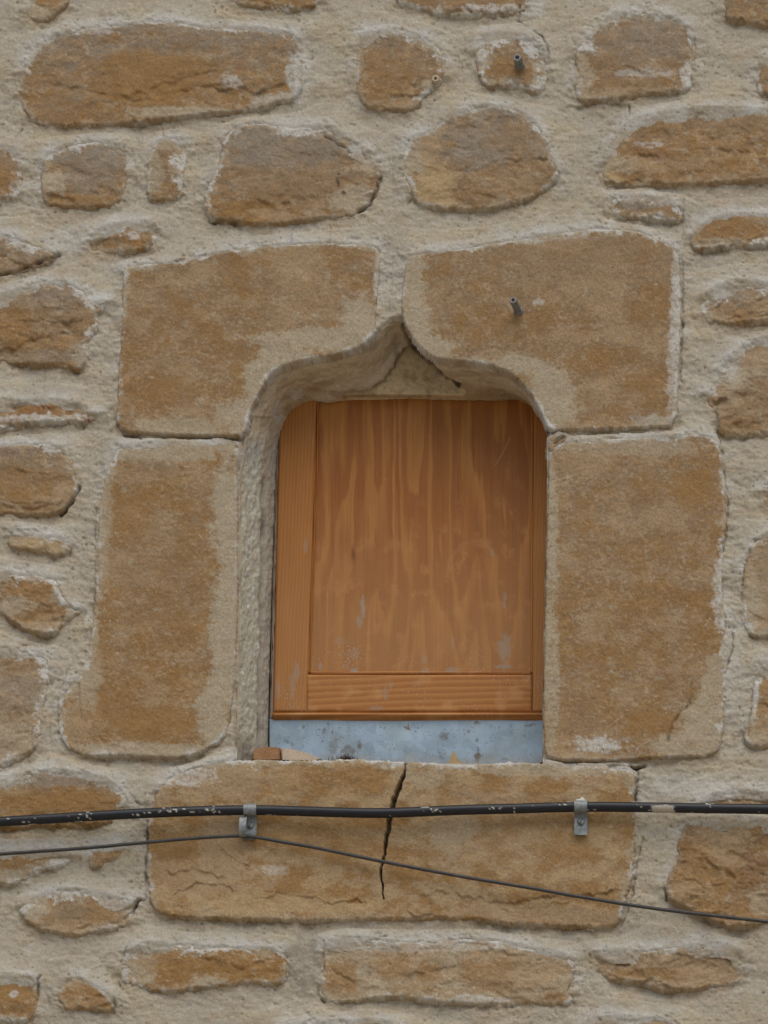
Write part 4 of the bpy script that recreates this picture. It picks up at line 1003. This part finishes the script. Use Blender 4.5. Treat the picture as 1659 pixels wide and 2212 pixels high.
def col_panel(xx, yy):
    # rotary figure: contour lines of a stretched field
    u = xx - 915 + 10 * fbm(xx / 60, yy / 300, 201, 2)
    fld = 2.0 * np.exp(-(u / 80) ** 2) + .004 * np.abs(u) + 1.15 * fbm(xx / 80, yy / 620, 202, 2, .4) + .22 * fbm(xx / 24, yy / 200, 203, 3) + .0006 * (yy - 1100)
    ph = fld * 2.0
    fr = ph - np.floor(ph)
    band = sstep(.05, .6, fr) * sstep(1.0, .88, fr)
    str_ = fbm(xx / 6, yy / 190, 204, 3)
    c = np.empty(xx.shape + (3,)); c[:] = W_L
    c = mixc(c, W_D, .62 * band + .22 * str_ + .10)
    c = mixc(c, W_O, .55 * sstep(.05, .4, fbm(xx / 34, yy / 46, 205, 5, .6)) * sstep(1020, 1240, yy + .25 * (xx - 900)))  # lighter blotches: sun reflections painted into the lower wood
    c = c * (1 + .26 * fbm(xx / 2.6, yy / 210, 208, 3) + .05 * perlin(xx / 2.0, yy / 9, 209))[..., None]
    c = mixc(c, W_D, .3 * sstep(.1, .5, fbm(xx / 40, yy / 420, 206, 3)))
    c = mixc(c, np.array((.42, .225, .095)), (.48) * sstep(1020, 1400, yy + 60 * fbm(xx / 90, yy / 90, 207, 3)))     # bleached and dusty lower down, plus the soffit's shade gradient put into colour
    kn = np.exp(-(((xx - 763) / 4.5) ** 2 + ((yy - 1197) / 16) ** 2))
    c = mixc(c, np.array((.13, .045, .018)), .8 * kn)
    d, t = line_d(xx, yy, [(1102, 946), (1086, 978), (1070, 1005)])
    c = mixc(c, np.array((.42, .26, .14)), .6 * np.exp(-(d / 1.3) ** 2))
    d, t = line_d(xx, yy, [(1075, 1205), (1040, 1165), (1000, 1175), (970, 1210), (964, 1240)])
    c = mixc(c, np.array((.45, .25, .11)), .25 * np.exp(-(d / 3) ** 2))
    return stains(c, xx, yy)


def col_stile(xx, yy):
    u = xx + .045 * (yy - 1200) + 5 * fbm(xx / 60, yy / 300, 211, 2)
    ph = u / 7.2; fr = ph - np.floor(ph)
    band = sstep(.1, .8, fr) * sstep(1.0, .9, fr)
    c = np.empty(xx.shape + (3,)); c[:] = W_L * 1.02
    c = mixc(c, W_D, .55 * band * (.7 + .5 * fbm(xx / 20, yy / 200, 212, 2)) + .10)
    c = mixc(c, W_O, .3 * sstep(0, .5, fbm(xx / 30, yy / 120, 213, 3)))
    c = c * (1 + .14 * fbm(xx / 2.4, yy / 170, 214, 3))[..., None]
    c = mixc(c, np.array((.42, .225, .095)), .35 * sstep(1050, 1450, yy))  # paler downwards: dust plus the painted shade gradient
    return stains(c, xx, yy)


def col_rail(xx, yy):
    u = yy + .055 * (xx - 660) * (1 - .0006 * (xx - 660)) + 5 * fbm(xx / 260, yy / 50, 221, 3)
    ph = u / 13.5; fr = ph - np.floor(ph)
    band = sstep(.0, .7, fr) * sstep(1.0, .85, fr)
    c = np.empty(xx.shape + (3,)); c[:] = W_O
    c = mixc(c, W_D, .48 * band + .1)
    c = mixc(c, np.array((.52, .29, .12)), .45 * sstep(.1, .45, fbm(xx / 60, yy / 45, 222, 3)))
    return stains(c, xx, yy)


wood_grid('shutter_panel', (668, 652), (1260, 1254), 800, 1462, HP, col_panel, thick=10)
wood_grid('moulding', (686, 662), (694, 670), 800, 1452, HP + 5, col_stile, prof=lambda x, y: 2.0 * np.sin(x * .9), thick=10)
wood_grid('moulding', (1147, 1145), (1153, 1151), 800, 1452, HP + 5, col_stile, thick=10)
wood_grid('moulding', (671, 671), (1146, 1146), 1449, 1456, HP + 5, col_rail, thick=10)
wood_grid('stile', (606, 590), (686, 662), 800, 1537, HF, col_stile, thick=22)
wood_grid('stile', (1153, 1150), (1238, 1236), 800, 1537, HF, col_stile, thick=22)
wood_grid('bottom_rail', (663, 663), (1149, 1149), 1457, 1537, HF - .5, col_rail, thick=22)
wood_grid('drip_rail', (588, 588), (1238, 1238), 1538.5, 1553, HF + 3, col_rail, thick=26,
          prof=lambda x, y: -7 * sstep(1543, 1553, y))


def col_frame(xx, yy):
    c = np.empty(xx.shape + (3,)); c[:] = (.17, .105, .07)
    c = mixc(c, np.array((.30, .23, .18)), sstep(-.2, .3, fbm(xx / 3, yy / 60, 231, 3) + sstep(1000, 1500, yy) * .4))
    c = mixc(c, np.array((.09, .045, .025)), sstep(0, .4, fbm(xx / 4, yy / 40, 232, 3)))
    return c


wood_grid('frame_edge', (598, 582), (607, 591), 840, 1552, HF - 3, col_frame, thick=18, label='dark weathered wooden frame edge along the left reveal')

# ------------------------------------------------------------------ zinc apron below the shutter
st_ = 1.5
xx, yy = np.meshgrid(np.arange(582, 1204, st_), np.arange(1551, 1712, st_))
hm = -97.0 + 1.2 * fbm(xx / 160, yy / 90, 301, 2)
XX, ZZ = P(xx, yy, -97.0)
c = np.empty(xx.shape + (3,)); c[:] = (.285, .37, .445)
c = mixc(c, np.array((.25, .31, .34)), .7 * sstep(-.2, .4, fbm(xx / 70, yy / 60, 302, 4)))
c = mixc(c, np.array((.31, .37, .39)), .6 * sstep(.1, .5, fbm(xx / 40, yy / 30, 303, 4)))
drt = np.array((.13, .105, .075))
for (bx, by, brx, bry, bs) in [(880, 1574, 9, 7, .9), (958, 1590, 12, 12, .6), (1028, 1561, 9, 5, .9), (1030, 1600, 4, 7, .7), (1013, 1580, 4, 6, .6), (752, 1622, 22, 16, .7), (720, 1612, 14, 26, .5), (776, 1610, 6, 14, .8),
                               (1033, 1634, 11, 18, .95), (955, 1632, 11, 14, .45), (700, 1580, 6, 12, .4), (618, 1600, 6, 8, .6), (630, 1606, 8, 6, .5), (1145, 1566, 14, 5, .7), (1090, 1640, 10, 4, .5), (655, 1570, 4, 6, .6)]:
    rr = np.sqrt(((xx - bx) / brx) ** 2 + ((yy - by) / bry) ** 2)
    c = mixc(c, drt, sstep(1.0, .3, rr + 1.3 * fbm(xx / 9, yy / 9, bx * .02, 4, .65)) * bs)
sp = perlin(xx / 4.2, yy / 4.2, 304) + .6 * fbm(xx / 45, yy / 40, 305, 3)
c = mixc(c, drt, .85 * sstep(.62, .78, sp))
c = c * (1 + .10 * fbm(xx / 7, yy / 7, 307, 4, .7) - .10 * sstep(.1, .5, fbm(xx / 4, yy / 46, 308, 3)))[..., None]
c = mixc(c, np.array((.30, .27, .22)), .5 * sstep(1622, 1648, yy + 22 * fbm(xx / 30, yy / 20, 306, 3)))
pad = lambda a: np.pad(a, 1, mode='edge')
zo = grid_mesh('zinc_apron', pad(XX), np.pad(-hm * MM, 1, constant_values=.1055), pad(ZZ), np.ones((xx.shape[0] + 1, xx.shape[1] + 1), bool), M_ZINC, None,
               np.stack([pad(c[..., i]) for i in range(3)], -1), True, tuple(P3(890, 1705, -97)))
tag(zo, 'dirty spotted grey zinc sheet between the wooden shutter and the stone sill', 'metal sheet')

# ------------------------------------------------------------------ bits lying on the sill
SILLZ = P3(840, 1650, 0).z


def lump(name, pts, h0, h1, col, label, cat, seed, rough=2.0, mat=None):
    """small broken piece: traced outline given real thickness, facetted top"""
    pl = np.array(pts, float)
    bm = bmesh.new()
    n = len(pl); rings = []
    for (hh, k) in ((h0, .96), (h0 + (h1 - h0) * .15, 1.0), (h0 + (h1 - h0) * .85, .99), (h1, .90)):
        cx, cy = pl.mean(0)
        r = []
        for i, (x, y) in enumerate(pl):
            p = P3(cx + (x - cx) * k, cy + (y - cy) * k, h1)
            jx, jz = rough * .3 * math.sin(i * 2.3 + seed), rough * .3 * math.cos(i * 1.7 + seed + hh)
            r.append(bm.verts.new((p.x + jx * MM * .5, -hh * MM, p.z + jz * MM * .5)))
        rings.append(r)
    for a, b in zip(rings[:-1], rings[1:]):
        for i in range(n):
            bm.faces.new((a[i], a[(i + 1) % n], b[(i + 1) % n], b[i]))
    bm.faces.new(rings[0][::-1]); bm.faces.new(rings[-1])
    bmesh.ops.recalc_face_normals(bm, faces=bm.faces)
    bmesh.ops.triangulate(bm, faces=[f for f in bm.faces if len(f.verts) > 4])
    bmesh.ops.subdivide_edges(bm, edges=[e for e in bm.edges if e.calc_length() > .004], cuts=1, use_grid_fill=True)
    zmin = min(v.co.z for v in bm.verts)
    cx, cy = pl.mean(0); b0 = P3(cx, cy, (h0 + h1) / 2); b0.z = zmin
    o = bm_obj(name, bm, mat or M_STONE, None, False, b0)
    cc = np.empty((len(o.data.vertices), 4), np.float32); co = np.empty(len(o.data.vertices) * 3, np.float32)
    o.data.vertices.foreach_get('co', co); co = co.reshape(-1, 3)
    v = 1 + .25 * fbm(co[:, 0] / .008 + seed, co[:, 2] / .006 + co[:, 1] / .009, seed, 3)
    cc[:, :3] = np.asarray(col) * v[:, None]; cc[:, 3] = 1
    a = o.data.color_attributes.new('col', 'FLOAT_COLOR', 'POINT'); a.data.foreach_set('color', cc.ravel())
    return tag(o, label, cat)


lump('stone_chip', [(544, 1641), (545, 1624), (551, 1616), (576, 1612), (605, 1613), (606, 1641), (570, 1643)], -34, -6, (.33, .18, .09), 'brown broken stone chip at the left end of the sill', 'stone chip', 1.0)
lump('tile_shard', [(607, 1642), (606, 1616), (622, 1616), (645, 1620), (668, 1627), (696, 1640), (680, 1644)], -30, -4, (.52, .41, .31), 'pale pinkish shard lying on the sill beside the brown chip', 'shard', 2.0)
lump('mortar_lump', [(966, 1654), (972, 1634), (979, 1618), (986, 1632), (994, 1644), (1008, 1656), (985, 1660)], -60, -30, (.42, .31, .17), 'small pointed lump of dry mortar on the sill against the zinc sheet', 'mortar lump', 3.0, mat=M_MORTAR)
# dry moss: a bundle of short stalks
bm = bmesh.new(); mr_ = np.random.default_rng(5)
for k in range(120):
    bx = mr_.normal(748, 12); b0 = P3(bx, 1645, -30 + mr_.uniform(-8, 8))
    tip = b0 + Vector((mr_.normal(0, .004), mr_.normal(-.002, .003), mr_.uniform(.004, .011)))
    a = mr_.uniform(0, 6.28); r = .0006
    e = Vector((math.cos(a) * r, math.sin(a) * r, 0)); f_ = Vector((-e.y, e.x, 0))
    v0 = [bm.verts.new(b0 + q) for q in (e, f_, -e, -f_)]; vt = bm.verts.new(tip)
    for i in range(4):
        bm.faces.new((v0[i], v0[(i + 1) % 4], vt))
    bm.faces.new(v0[::-1])
mo = bm_obj('moss_tuft', bm, M_BRUSH, None, False, tuple(P3(748, 1645, -30)))
a = mo.data.color_attributes.new('col', 'FLOAT_COLOR', 'POINT'); a.data.foreach_set('color', np.tile(np.array([.085, .05, .035, 1], np.float32), len(mo.data.vertices)))
tag(mo, 'dry dark brown moss tuft on the sill in front of the zinc sheet', 'moss')

# ------------------------------------------------------------------ cables


def tube(name, pts, rad, ns, colf, mat, seg=3.0, ridges=0.0):
    p = np.array([[*P3(x, y, hh)] for x, y, hh in pts])
    # Catmull-Rom
    q = np.vstack([2 * p[0] - p[1], p, 2 * p[-1] - p[-2]])
    out = []
    for i in range(1, len(q) - 2):
        n = max(2, int(np.linalg.norm(q[i + 1] - q[i]) / (seg * PX)))
        t = np.linspace(0, 1, n, endpoint=False)[:, None]
        out.append(.5 * (2 * q[i] + (q[i + 1] - q[i - 1]) * t + (2 * q[i - 1] - 5 * q[i] + 4 * q[i + 1] - q[i + 2]) * t ** 2 + (-q[i - 1] + 3 * q[i] - 3 * q[i + 1] + q[i + 2]) * t ** 3))
    c = np.vstack(out + [q[-2:-1]])
    tg = np.gradient(c, axis=0); tg /= np.linalg.norm(tg, axis=1, keepdims=True)
    n1 = np.cross(tg, [0, -1, 0]); n1 /= np.linalg.norm(n1, axis=1, keepdims=True)
    n2 = np.cross(tg, n1)
    an = np.linspace(0, 2 * math.pi, ns + 1)
    s = np.concatenate([[0], np.cumsum(np.linalg.norm(np.diff(c, axis=0), axis=1))])
    S, AN = np.meshgrid(s, an, indexing='ij')
    cc, bump = colf(S / PX, AN)
    rr = rad + bump
    V = c[:, None] + n1[:, None] * (np.cos(AN) * rr)[..., None] + n2[:, None] * (np.sin(AN) * rr)[..., None]
    return grid_mesh(name, V[..., 0], V[..., 1], V[..., 2], np.ones((len(c) - 1, ns), bool), mat, None, cc, True, tuple(c[len(c) // 2]))


X0C = -200


def col_thick(S, AN):
    x = S + X0C
    c = np.empty(S.shape + (3,)); c[:] = (.012, .013, .018)
    c = mixc(c, np.array((.022, .022, .026)), .5 * sstep(0, .4, fbm(S / 30, AN, 401, 3)))
    m = perlin(S / 6.5, AN * 2.4, 402) + .75 * perlin(S / 60, AN * .6 + 3, 403)
    wl = np.zeros(S.shape)
    for (bx, wd, amt) in [(30, 40, .30), (75, 40, .34), (120, 70, .28), (330, 70, .12), (400, 22, .22), (450, 16, .26), (630, 40, .05), (1190, 50, .34), (1400, 36, .32), (1560, 40, .22), (1100, 40, .05)]:
        wl = np.maximum(wl, .3 * amt * np.exp(-((x - bx) / wd) ** 2))
    fl = sstep(.80, .92, m + wl * 1.5)
    c = mixc(c, np.array((.55, .50, .42)), fl)
    # a big dried splash of paint right of the second clip
    sp = sstep(1.0, .8, np.sqrt(((x - 1402) / 26) ** 2) + .25 * perlin(S / 5, AN * 3, 404)) * sstep(.05, .35, np.cos(AN - R(318)) + .25 * perlin(S / 7, AN * 3, 405) - .35)
    c = mixc(c, np.array((.47, .42, .34)), .9 * sp)
    return c, .0005 * np.maximum(fl, sp)


def col_thin(S, AN):
    c = np.empty(S.shape + (3,)); c[:] = (.040, .038, .037)
    c = mixc(c, np.array((.085, .075, .066)), .6 * sstep(-.1, .4, fbm(S / 25, AN, 411, 3)))
    return c, 0 * S


hc = 25
cab = tube('power_cable', [(-200, 1787, hc), (-60, 1779, hc), (0, 1775, hc), (120, 1768, hc), (250, 1760, hc), (400, 1753, hc), (540, 1750, 21), (640, 1752, 22), (740, 1755, 24), (838, 1756, 25), (985, 1750, 24), (1100, 1747, 22), (1254, 1743, 21),
                           (1400, 1744, 22), (1520, 1746, 24), (1659, 1748, 25), (1860, 1752, 25)], .0064, 28, col_thick, M_CABLE)
tag(cab, 'thick black power cable with white paint flecks running across the wall below the window', 'cable')
cab2 = tube('thin_wire', [(-200, 1855, 18), (-40, 1848, 19), (0, 1845, 19), (183, 1832, 21), (292, 1822, 21), (402, 1812, 20), (500, 1806, 19), (545, 1807, 18), (606, 1818, 18), (692, 1833, 19), (827, 1861, 20), (985, 1891, 21), (1152, 1919, 21), (1235, 1934, 21), (1418, 1963, 22),
                          (1659, 1991, 22), (1860, 2014, 22)], .0023, 14, col_thin, M_CABLE)
tag(cab2, 'thin dark grey wire bending down from the left clip to the right', 'wire')


# ------------------------------------------------------------------ cable clips
def strap_bm(prof, x0, x1, t=.0013):
    """strip of sheet metal: profile (y, z) extruded from x0 to x1"""
    bm = bmesh.new()
    p = np.array(prof)
    tg = np.gradient(p, axis=0); tg /= np.linalg.norm(tg, axis=1, keepdims=True) + 1e-9
    nn = np.stack([-tg[:, 1], tg[:, 0]], 1)
    vs = []
    for k in range(len(p)):
        a = p[k] + nn[k] * t / 2; b = p[k] - nn[k] * t / 2
        vs.append([bm.verts.new((x0, *a)), bm.verts.new((x1, *a)), bm.verts.new((x1, *b)), bm.verts.new((x0, *b))])
    for a, b in zip(vs[:-1], vs[1:]):
        for i in range(4):
            bm.faces.new((a[i], a[(i + 1) % 4], b[(i + 1) % 4], b[i]))
    bm.faces.new(vs[0]); bm.faces.new(vs[-1][::-1])
    bmesh.ops.recalc_face_normals(bm, faces=bm.faces)
    return bm


def screw_bm(cx, cy, cz, r):
    bm = bmesh.new()
    rings = []
    for (k, dy) in ((1.0, 0.0), (1.0, -.0012), (.86, -.0024), (.5, -.0031), (.0, -.0033)):
        if k == 0:
            rings.append([bm.verts.new((cx, cy + dy, cz))])
        else:
            rings.append([bm.verts.new((cx + r * k * math.cos(a), cy + dy, cz + r * k * math.sin(a))) for a in np.linspace(0, 2 * math.pi, 20, endpoint=False)])
    for a, b in zip(rings[:-1], rings[1:]):
        for i in range(20):
            if len(b) == 1:
                bm.faces.new((a[i], a[(i + 1) % 20], b[0]))
            else:
                bm.faces.new((a[i], a[(i + 1) % 20], b[(i + 1) % 20], b[i]))
    bmesh.ops.recalc_face_normals(bm, faces=bm.faces)
    return bm


def make_clip(x, ycab, hcab, wpx, ytail, label):
    root = thing('cable_clip', label, 'cable clip', 'metal clips holding the power cable')
    c3 = P3(x, ycab, hcab); R_ = .0064 + .0012
    tail = P3(x, ytail, 14)
    root.location = (tail.x, -.012, tail.z)
    prof = []
    # starts behind the cable at the top, wraps over the front, pinches in below and runs down as a flat tab
    for a in np.linspace(R(150), R(-62), 22):
        prof.append((c3.y - R_ * math.cos(a - R(0)) * 1.0, c3.z + R_ * math.sin(a)))
    ys = -.0145
    zt = c3.z - R_ * 1.25
    prof += [(ys - .0030, zt + .0008), (ys - .0010, zt - .0012), (ys, zt - .003), (ys, tail.z)]
    w_ = wpx * PX / 2
    o = bm_obj('strap', strap_bm(prof, c3.x - w_, c3.x + w_), M_GALV, None, False)
    o.data.transform(Matrix.Translation(-root.location)); o.parent = root
    # stand-off pad under the tab so that the clip bears on the wall
    bm = bmesh.new(); box_bm(bm, c3.x - w_ * .7, c3.x + w_ * .7, ys + .0008, .006, tail.z + .002, zt - .004, .0006)
    o = bm_obj('packer', bm, M_BOLT, None, False); o.data.transform(Matrix.Translation(-root.location)); o.parent = root
    zs = zt - .0085
    sc = bm_obj('screw', screw_bm(c3.x, ys - .0006, zs, .0046), M_GALV, None, True); sc.data.transform(Matrix.Translation(-root.location)); sc.parent = root
    bm = bmesh.new(); box_bm(bm, -.0040, .0040, -.0004, .0004, -.0005, .0005)
    bmesh.ops.rotate(bm, verts=bm.verts, cent=(0, 0, 0), matrix=Matrix.Rotation(R(-62), 3, 'Y'))
    bmesh.ops.translate(bm, verts=bm.verts, vec=(c3.x, ys - .0037, zs))
    sl_ = bm_obj('screw_slot', bm, M_DARK, None, False); sl_.data.transform(Matrix.Translation(-root.location)); sl_.parent = sc
    return root, c3, ys, zs


r1, c1_, ys1, zs1 = make_clip(541, 1750, 21, 27, 1814, 'left metal cable clip with a second hook holding the thin wire')
r2, c2_, ys2, zs2 = make_clip(1255, 1743, 21, 27, 1804, 'right metal cable clip with bare flat tab and white splash on top')
# hook for the thin wire on the left clip
prof = []
hk = P3(545, 1788, 18)
for a in np.linspace(R(80), R(-215), 30):
    prof.append((hk.y - .004 - .0075 * math.cos(a), hk.z + .0125 * math.sin(a)))
bm = strap_bm(prof, c1_.x - .0125, c1_.x - .0035, .0012)
o = bm_obj('hook', bm, M_GALV, None, False); o.data.transform(Matrix.Translation(-r1.location)); o.parent = r1
# splash of lime on the right strap
bm = bmesh.new(); bmesh.ops.create_icosphere(bm, subdivisions=3, radius=.006)
for v in bm.verts:
    v.co.x *= 1.1 + .3 * math.sin(v.co.z * 900 + 1); v.co.y *= .45; v.co.z *= .7 + .25 * math.sin(v.co.x * 800)
bmesh.ops.translate(bm, verts=bm.verts, vec=(c2_.x, c2_.y - .0015, c2_.z + .0072))
o = bm_obj('lime_splash', bm, M_MORTAR, None, True); o.data.transform(Matrix.Translation(-r2.location)); o.parent = r2
a = o.data.color_attributes.new('col', 'FLOAT_COLOR', 'POINT'); a.data.foreach_set('color', np.tile(np.array([.6, .58, .53, 1], np.float32), len(o.data.vertices)))


# ------------------------------------------------------------------ threaded studs left in the wall
def make_bolt(base, tip, rad, label):
    root = thing('wall_bolt', label, 'bolt', 'threaded studs left in the wall')
    root.location = base
    ax = tip - base; L = ax.length; q = ax.to_track_quat('Z', 'Y').to_matrix()
    bm = bmesh.new(); n = 24; rings = []
    prof = [(rad * 1.0, -.012)]
    z = 0.0; k = 0
    while z < L - .0015:
        prof.append((rad * (1.0 if k % 2 == 0 else .86), z)); z += .0009; k += 1
    prof += [(rad * .9, L - .0008), (rad * .8, L), (rad * .52, L), (rad * .46, L - .0008), (rad * .42, L - .006)]
    for r, z in prof:
        rings.append([bm.verts.new(q @ Vector((r * math.cos(t), r * math.sin(t), z))) for t in np.linspace(0, 2 * math.pi, n, endpoint=False)])
    for a, b in zip(rings[:-1], rings[1:]):
        for i in range(n):
            bm.faces.new((a[i], a[(i + 1) % n], b[(i + 1) % n], b[i]))
    bm.faces.new(rings[-1]); bm.faces.new(rings[0][::-1])
    o = bm_obj('threaded_rod', bm, M_BOLT, None, True); o.parent = root
    # sleeve collar where the rod leaves the stone
    bm = bmesh.new(); rings = []
    for r, z in ((rad * 1.18, -.012), (rad * 1.18, .0035), (rad * 1.1, .0050), (rad * 1.0, .0050)):
        rings.append([bm.verts.new(q @ Vector((r * math.cos(t), r * math.sin(t), z))) for t in np.linspace(0, 2 * math.pi, n, endpoint=False)])
    for a, b in zip(rings[:-1], rings[1:]):
        for i in range(n):
            bm.faces.new((a[i], a[(i + 1) % n], b[(i + 1) % n], b[i]))
    o = bm_obj('sleeve', bm, M_BOLT, None, True); o.parent = root
    return root


make_bolt(P3(1123, 142, 6), P3(1117, 124, 33), .0058, 'upper bolt, in the small stone near the top of the wall')
make_bolt(P3(1120, 673, 8), P3(1108, 648, 43), .0050, 'lower bolt, in the right lintel stone of the window')

# small plug ring in the stone at the top
pr = P3(941, 171, 9)
bm = bmesh.new(); n = 18; rings = []
for r, y in ((.0052, .006), (.0052, -.002), (.0044, -.0032), (.0026, -.0032), (.0022, -.002), (.0020, .005)):
    rings.append([bm.verts.new((r * math.cos(t), y, r * math.sin(t))) for t in np.linspace(0, 2 * math.pi, n, endpoint=False)])
for a, b in zip(rings[:-1], rings[1:]):
    for i in range(n):
        bm.faces.new((a[i], a[(i + 1) % n], b[(i + 1) % n], b[i]))
bm.faces.new(rings[-1])
bmesh.ops.recalc_face_normals(bm, faces=bm.faces)
o = bm_obj('wall_plug', bm, M_MORTAR, None, True); o.location = pr
a = o.data.color_attributes.new('col', 'FLOAT_COLOR', 'POINT'); a.data.foreach_set('color', np.tile(np.array([.5, .42, .3, 1], np.float32), len(o.data.vertices)))
tag(o, 'tiny pale wall plug ring at the edge of a stone left of the upper bolt', 'wall plug')
